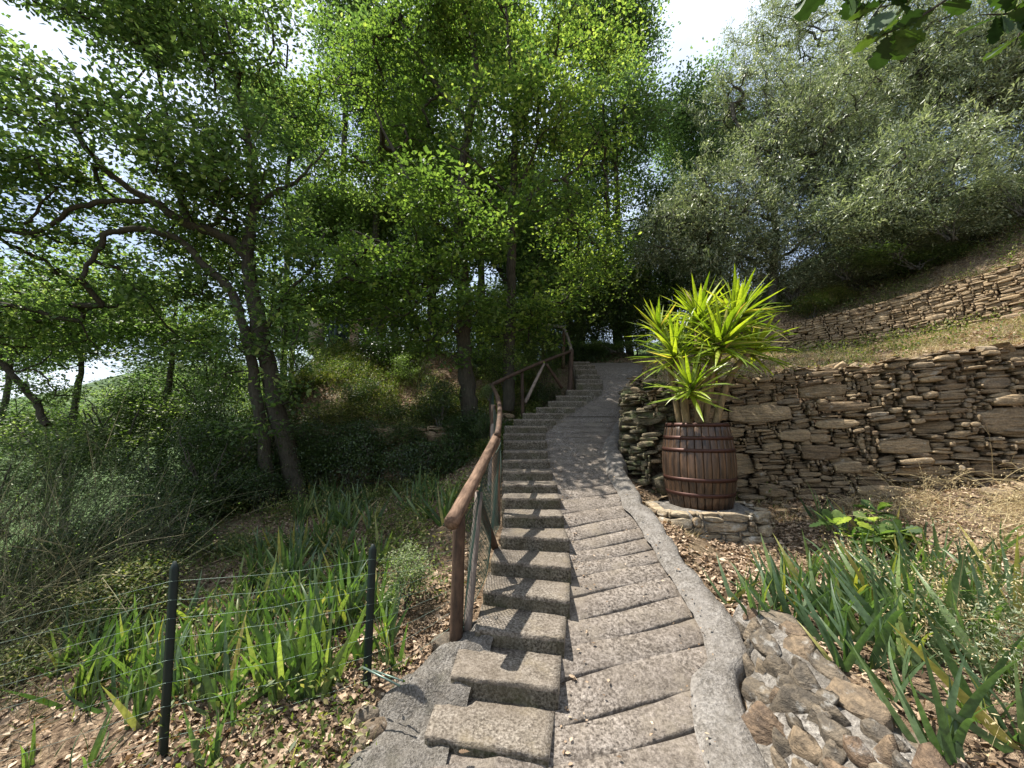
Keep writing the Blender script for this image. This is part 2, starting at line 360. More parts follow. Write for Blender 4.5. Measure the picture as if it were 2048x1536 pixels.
kr = [(-2, 1.0), (1.2, 1.02), (2.27, 1.07), (2.45, 1.13), (2.59, 1.2), (2.68, 1.34), (2.79, 1.39), (3.03, 1.42), (3.5, 1.40), (4.0, 1.35), (4.3, 1.32), (4.8, 1.29), (5.3, 1.33), (5.6, 1.38), (6.2, 1.57), (6.75, 1.82),
      (7.5, 2.2), (8.5, 2.78), (9.4, 3.32), (10.2, 3.5), (13, 3.2)]
kr = np.array(kr)
def ramp_r(y): return np.interp(y, kr[:, 0], kr[:, 1])
def stair_l(y):
    return np.interp(y, [-2, 1.2] + [p.y for p in SL] + [11, 13], [-.5, -.5] + [p.x for p in SL] + [1.2, .5])

# ------------------------------------------------------------------ terrain
def tps(P):
    P = np.array(P, float); n = len(P); X = P[:, :2]
    d = np.linalg.norm(X[:, None] - X[None], axis=-1); K = np.where(d > 0, d * d * np.log(d + 1e-12), 0) + np.eye(n) * .05
    A = np.zeros((n + 3, n + 3)); A[:n, :n] = K; A[:n, n] = 1; A[:n, n + 1:] = X; A[n, :n] = 1; A[n + 1:, :n] = X.T
    s = np.linalg.solve(A, np.concatenate([P[:, 2], [0, 0, 0]]))
    def f(x, y):
        r = s[n] + s[n + 1] * x + s[n + 2] * y
        for k in range(n):
            d2 = (x - X[k, 0]) ** 2 + (y - X[k, 1]) ** 2
            r = r + s[k] * .5 * d2 * np.log(d2 + 1e-12)
        return r
    return f
corr = [((ramp_l(y) + ramp_r(y)) / 2, y, float(ramp_z(y)) - .05) for y in (0, 1.5, 2.5, 3.5, 4.5, 5.5, 6.5, 7.5, 8.5, 9.5, 10.5)]
LOW = tps(corr + [(-.6, 2.6, 0), (-.93, 2.65, -.02), (-1.92, 2.3, -.1), (-3, 2, -.35), (-4.5, 2, -.7), (-1, 1.2, -.15), (-3, .5, -.5), (-1.4, 3.4, .08),
  (-2.6, 3.4, 0), (-3.4, 4.6, .08), (-5, 4, -.3), (-.4, 3.4, .22), (-.45, 4.2, .42), (-1.5, 4.8, .33), (-.4, 5.2, .75), (-1.8, 6.2, .5), (-3.6, 6.5, .43),
  (-5.5, 6.5, 0), (-.5, 6.4, 1.1), (-.9, 7.0, 1.0), (-2, 7.1, .55), (-3, 7.1, .5), (-7, 6, -.8), (-8, 9, -1.5), (-6.5, 8.5, -.5), (-9, 9, -1.8), (-10, 4, -2.2), (-12, 12, -4),
  (1.75, 2.8, .3), (1.9, 2.0, .25), (2.2, 1.5, .28), (1.8, 3.4, .38), (1.75, 4.0, .52), (2.4, 4.2, .44), (2.4, 5.0, .6), (3, 4.8, .55), (3, 3.5, .5), (4, 4.5, .75),
  (4, 3, .65), (5.2, 4.0, 1.0), (5.5, 2.5, .95), (3, 2, .45), (4.5, 1.2, .7), (3, .3, .4), (6, 3, 1.15), (7, 1.5, 1.3), (10, 0, 2), (0, 12.5, 3.6)])
TER = tps([(2.2, 5.8, 2.2), (2.5, 5.6, 2.3), (3.2, 5.6, 2.36), (4.5, 5.0, 2.46), (5.6, 4.6, 2.55), (6.5, 4.3, 2.62), (9, 3.4, 3.0), (2.6, 8.5, 2.95), (2.2, 7.0, 2.4), (3.6, 10.5, 3.5),
  (7.1, 8.3, 3.3), (8, 7.4, 3.4), (8.6, 6.1, 3.53), (6.3, 9, 3.4), (5, 7.5, 2.95), (9.2, 4.5, 3.6), (10, 2, 3.9), (1.5, 12, 3.6), (3.5, 13, 4.0), (6, 12, 4.0), (12, 2, 4)])
UP = tps([(6.5, 9.4, 4.4), (7.3, 8.8, 4.2), (8.2, 7.9, 4.3), (9.0, 6.5, 4.55), (9.7, 4.5, 4.9), (11.3, 8, 6.5), (10.5, 10, 6.2), (8, 12, 5.6), (14, 8, 8.5), (12, 14, 8), (6.2, 12, 4.3), (14, 3, 8), (6.5, 15, 5)])
UL = tps([(-4.5, 7.7, 1.5), (-3, 7.6, 1.65), (-1.2, 7.6, 1.7), (-.9, 8.2, 1.9), (0, 8.4, 2.1), (-4.6, 10.8, 3.85), (-5.5, 11, 3.9), (-2.5, 10.5, 3.6), (-1, 10.4, 3.5), (.8, 10.2, 3.3), (1, 11.5, 3.5),
  (-3, 9, 2.7), (-1, 9.2, 2.6), (-5, 9, 2.5), (-6.5, 9, .8), (-7.5, 10, 0), (-9, 9, -1.5), (-4, 13, 3.9), (-7, 13, 2.0), (0, 14, 3.8), (.4, 9.3, 2.7), (-10, 13, -1.5)])
WALL_A = np.array([(3.4, 14), (3.35, 11), (2.75, 9.2), (2.6, 8.2), (2.2, 7.2), (1.92, 6.4), (1.72, 5.8), (1.7, 5.42), (1.86, 5.2), (2.15, 5.24), (2.6, 5.36), (3.0, 5.3), (3.8, 5.02), (4.6, 4.66), (5.6, 4.28), (6.6, 3.95), (9, 3.2), (14, 1.5)])
WALL_B = np.array([(6.0, 20), (6.1, 12), (6.3, 9.6), (7.1, 8.5), (8.0, 7.6), (8.6, 6.3), (9.3, 4.5), (10, 2), (10.5, -2)])
WALL_C = np.array([(1.4, 20), (1.35, 11), (.95, 10.2), (.75, 9.3), (.5, 8.5), (.05, 7.9), (-.7, 7.5), (-1.6, 7.32), (-3.0, 7.3), (-4.6, 7.4), (-6.5, 8.0), (-12, 10), (-30, 14)])
def sdist(x, y, L, sign=1):
    best = np.full(np.shape(x), 1e9); sg = np.zeros(np.shape(x))
    for (ax, ay), (bx, by) in zip(L[:-1], L[1:]):
        dx, dy = bx - ax, by - ay; tt = np.clip(((x - ax) * dx + (y - ay) * dy) / (dx * dx + dy * dy), 0, 1)
        qx, qy = ax + tt * dx, ay + tt * dy; d = np.hypot(x - qx, y - qy)
        cr = dx * (y - ay) - dy * (x - ax)
        upd = d < best - 1e-9; best = np.where(upd, d, best); sg = np.where(upd, np.sign(cr), sg)
    return best * sg * sign
def sm(v, a, b):
    v = np.clip((v - a) / (b - a), 0, 1); return v * v * (3 - 2 * v)
def ground_h(x, y):
    x = np.asarray(x, float); y = np.asarray(y, float)
    h = LOW(x, y)
    sA = sm(sdist(x, y, WALL_A), .12, .3); h = h * (1 - sA) + TER(x, y) * sA
    sB = sm(sdist(x, y, WALL_B), .1, .28); h = h * (1 - sB) + UP(x, y) * sB
    sC = sm(sdist(x, y, WALL_C, -1), .12, .35); h = h * (1 - sC) + UL(x, y) * sC
    p = np.stack([x * 1.7, y * 1.7, x * 0], -1)
    h = h + (fbm(p, 3) - .5) * .12 + (fbm(p * 5, 9) - .5) * .035
    # keep below stairs and ramp
    rz_ = ramp_z(y) - .10
    inside = (x > stair_l(y) + .02) & (x < ramp_r(y) + .08) & (y < 11)
    h = np.where(inside, np.minimum(h, rz_), h)
    near = (x > stair_l(y) - .5) & (x <= stair_l(y) + .02) & (y < 4.4)
    h = np.where(near, np.minimum(h, rz_ + .0), h)
    near = (x >= ramp_r(y) + .08) & (x < ramp_r(y) + .3) & (y < 5.2)
    h = np.where(near, np.minimum(h, rz_ + .1), h)
    e0 = np.interp(y, [.5, 1.2, 2.2, 2.5, 2.8, 3.05], [1.24, 1.28, 1.31, 1.42, 1.6, 1.62]); e1 = e0 + np.interp(3 - y, [0, .25, .6, 1.0, 2.5], [.08, .24, .4, .5, .6])
    h = np.where((x > e0 - .12) & (x < e1) & (y < 3.05), np.minimum(h, ramp_z(y) + .0), h)
    d = np.maximum(np.maximum(np.abs(x) - 11, y - 14), np.maximum(-2 - y, 0)); b = sm(d, 0, 12)
    far = np.where(x > 0, 1.2 + .45 * np.minimum(x, 90), 1.2 + .42 * np.maximum(x, -120)) + .05 * np.clip(y, -40, 300)
    return h * (1 - b) + far * b
def grow(a, s, lim, f=1.28):
    r = []
    while abs(a) < lim: s *= f; a += s; r.append(a)
    return r
xs = np.array(sorted([-v for v in grow(7.5, .09, 1800)] + list(np.arange(-7.5, 9.5, .085)) + grow(9.5, .09, 1800)))
ys = np.array(sorted([-v for v in grow(0, .09, 300)] + list(np.arange(0, 12.5, .085)) + grow(12.5, .09, 1800)))
GX, GY = np.meshgrid(xs, ys); GZ = ground_h(GX, GY)
nx, ny = len(xs), len(ys)
ii = (np.arange(ny - 1)[:, None] * nx + np.arange(nx - 1)[None]).ravel()
gF = np.stack([ii, ii + 1, ii + nx + 1, ii + nx], -1)
tag(link('ground', np_mesh('ground', np.stack([GX, GY, GZ], -1).reshape(-1, 3), gF, M['ground'], None, True)), kind='structure')
def gz(x, y): return float(ground_h(np.array([x]), np.array([y]))[0])
def gpt(px, py):
    """point where the pixel's ray meets the terrain"""
    a, b = ray(px, py); Y = np.arange(1.0, 30, .02); d = EYE + b * Y - ground_h(a * Y, Y)
    k = np.argmax(d < 0)
    return Vector((a * Y[k], Y[k], EYE + b * Y[k]))

# distant wooded hill
hx = np.linspace(-1500, 300, 90); hy = np.linspace(650, 1500, 30); HX, HY = np.meshgrid(hx, hy)
HZ = -60 + 215 * np.exp(-((HX + 820) / 520) ** 2) * np.exp(-((HY - 1050) / 300) ** 2) + 22 * fbm(np.stack([HX / 90, HY / 90, HX * 0], -1), 5)
ii = (np.arange(29)[:, None] * 90 + np.arange(89)[None]).ravel()
tag(link('distant_hill', np_mesh('distant_hill', np.stack([HX, HY, HZ], -1).reshape(-1, 3), np.stack([ii, ii + 1, ii + 91, ii + 90], -1), M['hill'], None, True)), kind='structure')

# ------------------------------------------------------------------ stairs: one worn block per step
stairs = thing('stairs', None, None, (0, 2, 0), kind='structure')
NS = 14
for i in range(len(STEP)):
    L, Rr = np.array(SL[i]), np.array(SR[i])
    if i + 1 < len(STEP): L2, R2 = np.array(SL[i + 1]), np.array(SR[i + 1])
    else: L2, R2 = L + (0, .4, 0), Rr + (0, .4, 0)
    z = SZ[i]; zb = z - .30 if i else z - .16
    dirx = (Rr - L); dirx /= np.linalg.norm(dirx)
    L2 = L + (L2 - L) * [1, 1, 0]; R2 = Rr + (R2 - Rr) * [1, 1, 0]
    # back edge follows own direction so blocks stay blocky
    depth = max(.22, ((L2[1] - L[1]) + (R2[1] - Rr[1])) / 2 + .06)
    if i < 14: Bl = L + np.array([0.02, depth, 0]); Br = Rr + np.array([(SR[i + 1][0] - Rr[0]) * .9, depth, 0])
    else: Bl = L + np.array([.04, depth + .1, 0]); Br = Rr + np.array([min(.28, max(-.1, R2[0] - Rr[0])), depth, 0])
    prof = [(0, zb, .0), (0, z - .03, .0), (0, z - .008, .002), (0, z - .001, .009), (.12, z, 0), (.5, z, 0), (1, z, 0), (1, zb, 0)]
    V = []
    for k in range(NS + 1):
        f = k / NS; A = L * (1 - f) + Rr * f; B = Bl * (1 - f) + Br * f
        for q, (g, zz, ins) in enumerate(prof):
            p = A * (1 - g) + B * g + np.array([0, ins, 0]); p[2] = zz
            if q in (1, 2, 3): p += np.array([0, rng.uniform(-.004, .007), rng.uniform(-.005, .003)])
            elif q in (4, 5): p[2] += rng.uniform(-.004, .004) - (.004 if q == 4 else .002)
            if q == 0: p[1] += rng.uniform(-.004, .012)
            V.append(p)
    V = np.array(V); P_ = len(prof); kk = np.arange(NS)[:, None] * P_; qq = np.arange(P_ - 1)[None]
    F4 = np.stack([kk + qq, kk + P_ + qq, kk + P_ + qq + 1, kk + qq + 1], -1).reshape(-1, 4)
    ends = [np.array([[0, 1, 2, 3, 4, 5, 6, 7]]), np.array([[7, 6, 5, 4, 3, 2, 1, 0]]) + NS * P_]
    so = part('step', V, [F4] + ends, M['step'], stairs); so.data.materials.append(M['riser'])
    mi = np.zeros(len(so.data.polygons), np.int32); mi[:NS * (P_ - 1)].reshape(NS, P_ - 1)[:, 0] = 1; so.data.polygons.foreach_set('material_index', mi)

# ------------------------------------------------------------------ ramp: grooved concrete strips
pathw = thing('path', None, None, (0.8, 2, 0), kind='structure')
Y0 = [1.2, 1.42, 1.65, 1.88, 2.11, 2.355, 2.62, 2.83, 3.045, 3.26, 3.455, 3.615, 3.77, 3.92, 4.11]
while Y0[-1] < 6.9: Y0.append(Y0[-1] + rng.uniform(.19, .25))
def slant(x, y): return .24 * np.clip((6.8 - y) / 2.5, 0, 1) * (x - np.maximum(ramp_l(y), .1)) * (x > .1)
def strip(ya, yb, name, ns=16, nv=3, gap=.007):
    V = []
    for k in range(ns + 1):
        f = k / ns
        ga = .5 * gap * (1 + .8 * math.sin(k * 2.1 + ya * 9)) if ya > 1.3 else 0; gb = .5 * gap
        row = []
        for j in range(nv + 3):
            g = [-.001, 0, .035, .5, .965, 1][j]; yy = (ya + ga) + (yb - gb - ya - ga) * max(g, 0)
            x = ramp_l(yy) - .02 + (ramp_r(yy) + .1 * (yy < 3.2) - ramp_l(yy) + .06) * f
            y2 = yy + slant(x, yy) + .012 * math.sin(x * 5 + ya * 7)
            z = ramp_z(y2)
            if j == 0: z -= .04
            elif j in (1, 5): z -= .005 + rng.uniform(0, .004)
            else: z += rng.uniform(-.002, .002)
            row.append((x, y2, z))
        row.append((row[-1][0], row[-1][1] + .0005, row[-1][2] - .04))
        V += row
    P_ = nv + 4; kk = np.arange(ns)[:, None] * P_; qq = np.arange(P_ - 1)[None]
    F4 = np.stack([kk + qq, kk + P_ + qq, kk + P_ + qq + 1, kk + qq + 1], -1).reshape(-1, 4)
    return part(name, V, F4, M['ramp'], pathw)
for a, b_ in zip(Y0[:-1], Y0[1:]): strip(a, b_, 'concrete_strip')
# bed under the grooves and the smooth upper part
V = []; yy = np.concatenate([np.arange(-1, 6.9, .15), [6.9]]); NX = 8
for y in yy:
    for k in range(NX + 1):
        x = ramp_l(y) - .04 + (ramp_r(y) - ramp_l(y) + .1) * k / NX; V.append((x, y, ramp_z(y) - (.026 if y > 1.15 else .0)))
ii = (np.arange(len(yy) - 1)[:, None] * (NX + 1) + np.arange(NX)[None]).ravel()
part('concrete_bed', V, np.stack([ii, ii + 1, ii + NX + 2, ii + NX + 1], -1), M['groove'], pathw, None, True)
V = []; yy = np.arange(.8, 2.5, .07); NX = 12
for y in yy:
    for k in range(NX + 1):
        x = -.72 + .95 * k / NX; V.append((x, y, -.085 + .05 * min(1, max(0, (y - 1.2))) + .02 * (fbm(np.array([x * 6, y * 6, 4.])) - .5)))
ii = (np.arange(len(yy) - 1)[:, None] * (NX + 1) + np.arange(NX)[None]).ravel()
part('concrete_pad', V, np.stack([ii, ii + 1, ii + NX + 2, ii + NX + 1], -1), M['ramp'], pathw, None, True)
V = []; ytop = Y0[-1]; yy = np.arange(ytop + .01, 11.6, .12); NX = 14
for y in yy:
    for k in range(NX + 1):
        x = ramp_l(y) - .05 + (ramp_r(y) - ramp_l(y) + .12) * k / NX
        V.append((x, y, ramp_z(y) + .012 * (vnoise(np.array([x * 5, y * 5, 0])) - .5)))
ii = (np.arange(len(yy) - 1)[:, None] * (NX + 1) + np.arange(NX)[None]).ravel()
part('upper_surface', V, np.stack([ii, ii + 1, ii + NX + 2, ii + NX + 1], -1), M['ramp'], pathw, None, True)

# kerb: trowelled concrete edge
V = []; yy = np.arange(.6, 7.0, .05); prof = [(-.07, -.03), (-.03, .001), (.0, .008), (.07, .016), (.14, .018), (.2, .008), (.23, -.05), (.25, -.25)]
for y in yy:
    wd = np.interp(y, [.6, 2.0, 2.6, 3.5, 4.6, 6.2, 7.0], [1.1, 1.1, 1.0, .72, .8, .9, .3]); e = .09 * (fbm(np.array([0, y * 5, 7.])) - .5)
    for q, (dx, dz) in enumerate(prof):
        x = ramp_r(y) + dx * wd + e * (1 if q < 3 else 1.6)
        z = ramp_z(y + slant(x, y)) + dz * (np.interp(y, [2.5, 3.0], [.45, 1]) if dz > 0 else 1) + (.014 * (fbm(np.array([x * 9, y * 9, 1.])) - .5) if 0 < q < 6 else 0) + (.012 * (vnoise(np.array([x * 4, y * 4, 9.])) - .5))
        V.append((x, y, z))
P_ = len(prof); kk = np.arange(len(yy) - 1)[:, None] * P_; qq = np.arange(P_ - 1)[None]
tag(part('kerb', V, np.stack([kk + qq, kk + qq + 1, kk + P_ + qq + 1, kk + P_ + qq], -1).reshape(-1, 4), M['kerb'], None, None, True), kind='structure')

# rough concrete apron left of the lowest steps
V = []; yy = np.arange(1.0, 3.25, .03); NX = 22
for y in yy:
    xin = stair_l(y) + .14; wd = np.interp(y, [1, 1.9, 2.3, 2.7, 3.2], [.74, .74, .68, .56, .2])
    stepz = np.interp(y, [1, 2.15, 2.45, 2.56, 2.78, 2.88, 3.2], [-.09, -.01, .03, .13, .15, .24, .28])
    for k in range(NX + 1):
        f = k / NX; x = xin - wd * f * (1 + .25 * (vnoise(np.array([y * 3, f, 5.])) - .5))
        z = stepz - .02 * f - (.14 * f ** 4) + .10 * (fbm(np.array([x * 5, y * 5, 2.])) - .5) + .05 * (fbm(np.array([x * 22, y * 22, 2.])) - .5)
        V.append((x, y, z))
ii = (np.arange(len(yy) - 1)[:, None] * (NX + 1) + np.arange(NX)[None]).ravel()
tag(part('concrete_apron', V, np.stack([ii, ii + 1, ii + NX + 2, ii + NX + 1], -1), M['apron'], None, None, True), kind='structure')

# ------------------------------------------------------------------ stones
def stone_unit(seed, n=10):
    r = np.random.default_rng(seed); ang = np.arange(n) * 2 * np.pi / n + r.uniform(-.14, .14, n)
    e = r.uniform(3.6, 9.0); ca, sa = np.cos(ang), np.sin(ang)
    rad = 1 / ((np.abs(ca) ** e + np.abs(sa) ** e) ** (1 / e)) * r.uniform(.88, 1.04, n)
    X = ca * rad * .5; Z = sa * rad * .5
    rings = []
    for (dep, sc_) in ((1, .9), (.12, 1.0), (.035, .93), (0, .72)):
        rings.append(np.stack([X * sc_ + r.uniform(-.012, .012, n), np.full(n, dep) + r.uniform(-.03, .03, n) * (1 if dep < .5 else 0), Z * sc_ + r.uniform(-.025, .025, n)], -1))
    V = np.concatenate(rings + [np.array([[r.uniform(-.1, .1), r.uniform(-.03, .02), r.uniform(-.1, .1)]])])
    F4 = []
    for k in range(3):
        for j in range(n): F4.append((k * n + j, (k + 1) * n + j, (k + 1) * n + (j + 1) % n, k * n + (j + 1) % n))
    F3 = [(3 * n + j, 4 * n, 3 * n + (j + 1) % n) for j in range(n)]
    return V, np.array(F4), np.array(F3)
SU = [stone_unit(s) for s in range(14)]
_sm = {}
def stone_mesh(k, mat):
    key = (k, mat.name)
    if key not in _sm: V, F4, F3 = SU[k]; _sm[key] = np_mesh('stone', V, [F4, F3], mat)
    return _sm[key]

def pack(U, H, du, dv, sizes, seed, hfun=None):
    """greedy packing of a U x H(u) face with stones; returns u,v,w,h"""
    r = np.random.default_rng(seed); nu, nv = int(U / du), int(H / dv); occ = np.zeros((nv, nu), bool); out = []
    if hfun is not None:
        for j in range(nu):
            occ[int(max(0, hfun((j + .5) * du)) / dv):, j] = True
    for (pw, ph, tries) in sizes['big']:
        for _ in range(tries):
            w_ = int(pw * r.uniform(.7, 1.3) / du); h_ = int(ph * r.uniform(.7, 1.3) / dv)
            if nu - w_ <= 0 or nv - h_ <= 0: continue
            a, b_ = r.integers(0, nu - w_), r.integers(0, nv - h_)
            if not occ[b_:b_ + h_, a:a + w_].any(): occ[b_:b_ + h_, a:a + w_] = True; out.append((a, b_, w_, h_))
    seams = set()
    for b_ in range(nv):
        a = 0
        while a < nu:
            if occ[b_, a]: a += 1; continue
            w_ = max(2, int(r.uniform(*sizes['w']) / du)); h_ = max(1, int(r.uniform(*sizes['h']) / dv))
            k = 0
            while k < w_ and a + k < nu and not occ[b_, a + k]: k += 1
            w_ = k
            if a + w_ + 3 < nu and not occ[b_, a + w_:a + w_ + 3].all() and occ[b_, a + w_:a + w_ + 4].any():
                while a + w_ < nu and not occ[b_, a + w_]: w_ += 1
            if b_ and r.random() < .75:      # break joints: do not end where the stone below ends
                for sh_ in (0, 1, -1, 2, -2, 3):
                    e = a + w_ + sh_
                    if w_ + sh_ > 1 and e < nu and (b_, e) not in seams and not occ[b_, a:e].any(): w_ += sh_; break
            k = 1
            while k < h_ and b_ + k < nv and not occ[b_ + k, a:a + w_].any(): k += 1
            h_ = k; occ[b_:b_ + h_, a:a + w_] = True; out.append((a, b_, w_, h_)); seams.update(((b_ + h_, a), (b_ + h_, a + w_))); a += w_
    return [((a + w_ / 2) * du, (b_ + h_ / 2) * dv, w_ * du, h_ * dv) for a, b_, w_, h_ in out]

def lay(parent, stones, place, matf, depth=(.14, .22), proud=.035, tilt=(0, 4), gap=.006, limit=290, seed=1, batter=.0):
    """stones as child objects; beyond the limit joined as stuff"""
    r = np.random.default_rng(seed); st = sorted(stones, key=lambda s: -s[2] * s[3]); rest = {}
    PL = np.array(parent.location)
    for idx, (u, v_, w_, h_) in enumerate(st):
        p, nrm = place(u, v_); q = r.uniform(-proud * .4, proud)
        p = np.array(p) + np.array(nrm) * q + np.array([-nrm[1], nrm[0], 0]) * r.normal(0, .008)
        yaw = math.atan2(nrm[0], -nrm[1]) + r.normal(0, .05)
        roll = -R(r.normal(*tilt)) * min(1, .3 / max(w_, .05)); k = int(r.integers(0, 14)); mt = matf(u, v_)
        sc_ = (max(.02, w_ - gap) * r.uniform(1.02, 1.14), r.uniform(*depth), max(.012, h_ - gap * .7) * r.uniform(1.04, 1.2))
        if idx < limit:
            link('stone', stone_mesh(k, mt), parent, p - PL, (R(r.normal(0, 3)), roll, yaw), sc_)
        else:
            Mx = Matrix.LocRotScale(Vector(p), Euler((0, roll, yaw)), Vector(sc_)); V, F4, F3 = SU[k]
            Vw = V @ np.array(Mx.to_3x3()).T + np.array(Mx.translation)
            b_ = rest.setdefault(mt.name, [[], [], [], 0, mt, []]); b_[0].append(Vw); b_[1].append(F4 + b_[3]); b_[2].append(F3 + b_[3]); b_[3] += len(V); b_[5].append(r.random())
    for b_ in rest.values():
        n4, n3 = len(SU[0][1]), len(SU[0][2]); tt = np.array(b_[5])
        tint = np.concatenate([np.repeat(tt, n4), np.repeat(tt, n3)])
        tag(part('small_stones', np.concatenate(b_[0]), [np.concatenate(b_[1]), np.concatenate(b_[2])], b_[4], parent, tint), kind='stuff')

class Line:
    def __init__(s, pts, flip=1):
        s.p = np.array(pts, float); d = np.linalg.norm(np.diff(s.p, axis=0), axis=1); s.s = np.concatenate([[0], np.cumsum(d)]); s.L = s.s[-1]; s.flip = flip
    def at(s, u):
        x, y = np.interp(u, s.s, s.p[:, 0]), np.interp(u, s.s, s.p[:, 1])
        a, b_ = max(0, u - .15), min(s.L, u + .15)
        dx = np.interp(b_, s.s, s.p[:, 0]) - np.interp(a, s.s, s.p[:, 0]); dy = np.interp(b_, s.s, s.p[:, 1]) - np.interp(a, s.s, s.p[:, 1])
        n = np.array([dy, -dx]) * s.flip; n /= np.linalg.norm(n); return x, y, n

# lower retaining wall, from the bend of the path round behind the barrel and off to the right
WA = Line(spline([(2.6, 8.2, 0), (2.2, 7.2, 0), (1.92, 6.4, 0), (1.72, 5.8, 0), (1.7, 5.42, 0), (1.86, 5.2, 0), (2.15, 5.24, 0), (2.6, 5.36, 0), (3.0, 5.3, 0), (3.8, 5.02, 0), (4.6, 4.66, 0), (5.6, 4.28, 0), (6.6, 3.95, 0), (7.4, 3.7, 0)], 80)[:, :2], -1)
_x, _y, _n = WA.at(5.0)
if _n[1] > 0: WA.flip = 1
def baseA(u):
    x, y, n = WA.at(u); x2, y2 = x + n[0] * .12, y + n[1] * .12
    b_ = gz(x2, y2)
    if u < 2.9: b_ = float(ramp_z(y)) - .02
    return b_ - .06
def topA(u):
    x, y, n = WA.at(u)
    zt = np.interp(x, [2.0, 2.4, 3, 4.5, 5.6, 6.6, 8], [2.2, 2.34, 2.38, 2.50, 2.6, 2.66, 2.75]) if y < 5.9 else np.interp(y, [5.9, 6.3, 7.2, 8.2], [2.18, 2.2, 2.36, 2.85])
    return zt + .2 * (fbm(np.array([u * 3.1, 0, 0])) - .55)
us = np.linspace(0, WA.L, 60); bA = np.array([baseA(u) for u in us]); tA = np.array([topA(u) for u in us])
wallA = thing('retaining_wall', 'tall dry stone retaining wall of dark brown slabs behind the planted barrel', 'stone wall', (3.0, 5.3, .5))
st = pack(WA.L, 2.2, .03, .018, {'big': [(.58, .25, 26), (.42, .16, 70), (.28, .1, 130)], 'w': (.09, .32), 'h': (.03, .085)}, 3, lambda u: np.interp(u, us, tA - bA))
def placeA(u, v_):
    x, y, n = WA.at(u); z = np.interp(u, us, bA) + v_
    off = -.05 - .05 * (v_ / 2)
    return (x + n[0] * (off + .1), y + n[1] * (off + .1), z), (n[0], n[1], 0)
# only the stretch that can be seen gets single stones first
def matA(u, v_):
    x, y, n = WA.at(u); return M['stone_mossy'] if (x < 2.3 and y > 5.2) else M['stone']
lay(wallA, st, placeA, matA, tilt=(4, 5), proud=.085, limit=295, seed=4)

_r = np.random.default_rng(91); RV = []; R4 = []; R3 = []; RT = []; vn = 0
for _ in range(260):
    u = _r.uniform(.4, WA.L - .2); x, y, n = WA.at(u); k_ = _r.random()
    if k_ < .55: px_, py_, pz_ = x - n[0] * _r.uniform(-.02, .5), y - n[1] * _r.uniform(-.02, .5), np.interp(u, us, tA) + _r.uniform(-.05, .03)
    else:
        if u < 3.2: continue
        px_, py_ = x + n[0] * _r.uniform(.1, .5), y + n[1] * _r.uniform(.1, .5); pz_ = gz(px_, py_) + .01
    if k_ < .55 and (px_ - x) ** 2 + (py_ - y) ** 2 > .04: pz_ = gz(px_, py_) + .015
    V_, f4, f3 = SU[int(_r.integers(14))]; sz = _r.uniform(.05, .2); Mx = Matrix.LocRotScale(Vector((px_, py_, pz_)), Euler((_r.normal(0, .3), _r.normal(0, .3), _r.uniform(0, 6.28))), Vector((sz, sz * .7, sz * _r.uniform(.25, .5))))
    RV.append((V_ - [0, .5, 0]) @ np.array(Mx.to_3x3()).T + np.array(Mx.translation)); R4.append(f4 + vn); R3.append(f3 + vn); vn += len(V_); RT.append(_r.random())
RT = np.array(RT); part('rubble', np.concatenate(RV), [np.concatenate(R4), np.concatenate(R3)], M['stone'], None, np.concatenate([np.repeat(RT, 30), np.repeat(RT, 10)]))['kind'] = 'stuff'
# upper retaining wall
WB = Line([(6.3, 9.6), (7.1, 8.5), (8.0, 7.6), (8.6, 6.3), (9.3, 4.7)], 1)
_x, _y, _n = WB.at(1.0)
if _n[0] > 0: WB.flip = -1
def hB(u): return np.interp(u, [0, .3, 1.4, 2.6, 4, 6], [.55, .75, .9, .98, 1.02, 1.05]) + .05 * (vnoise(np.array([u * 3, 1, 0])) - .5)
ub = np.linspace(0, WB.L, 30); bB = []
for u in ub:
    x, y, n = WB.at(u); bB.append(gz(x + n[0] * .12, y + n[1] * .12) - .05)
wallB = thing('retaining_wall', 'upper dry stone terrace wall of thin sunlit ochre slabs', 'stone wall', (8, 7.6, 3.4))
st = pack(WB.L, 1.3, .03, .016, {'big': [(.3, .09, 30)], 'w': (.1, .3), 'h': (.032, .075)}, 8, hB)
def placeB(u, v_):
    x, y, n = WB.at(u); return (x + n[0] * .05, y + n[1] * .05, np.interp(u, ub, bB) + v_), (n[0], n[1], 0)
lay(wallB, st, placeB, lambda u, v_: M['stone_ochre'], depth=(.12, .2), tilt=(4, 4), proud=.03, limit=295, seed=5)

# shaded wall on the left
WC = Line([(.05, 7.85), (-.7, 7.45), (-1.6, 7.27), (-3.0, 7.25), (-4.6, 7.35), (-5.3, 7.6)], 1)
_x, _y, _n = WC.at(2.0)
if _n[1] > 0: WC.flip = -1
uc = np.linspace(0, WC.L, 30); bC = []
for u in uc:
    x, y, n = WC.at(u); bC.append(gz(x + n[0] * .12, y + n[1] * .12) - .05)
bC = np.array(bC); tC = np.interp(uc, [0, .8, 2, 5, 6], [2.0, 1.75, 1.68, 1.6, 1.3])
wallC = thing('retaining_wall', 'dark shaded stone terrace wall beneath the weedy bank and oak trunks', 'stone wall', (-2.5, 7.25, .5))
st = pack(WC.L, 1.9, .04, .03, {'big': [(.5, .2, 20)], 'w': (.14, .4), 'h': (.07, .16)}, 18, lambda u: np.interp(u, uc, tC - bC))
def placeC(u, v_):
    x, y, n = WC.at(u); return (x + n[0] * .03, y + n[1] * .03, np.interp(u, uc, bC) + v_), (n[0], n[1], 0)
lay(wallC, st, placeC, lambda u, v_: M['stone'], proud=.06, tilt=(0, 4), limit=290, seed=6)

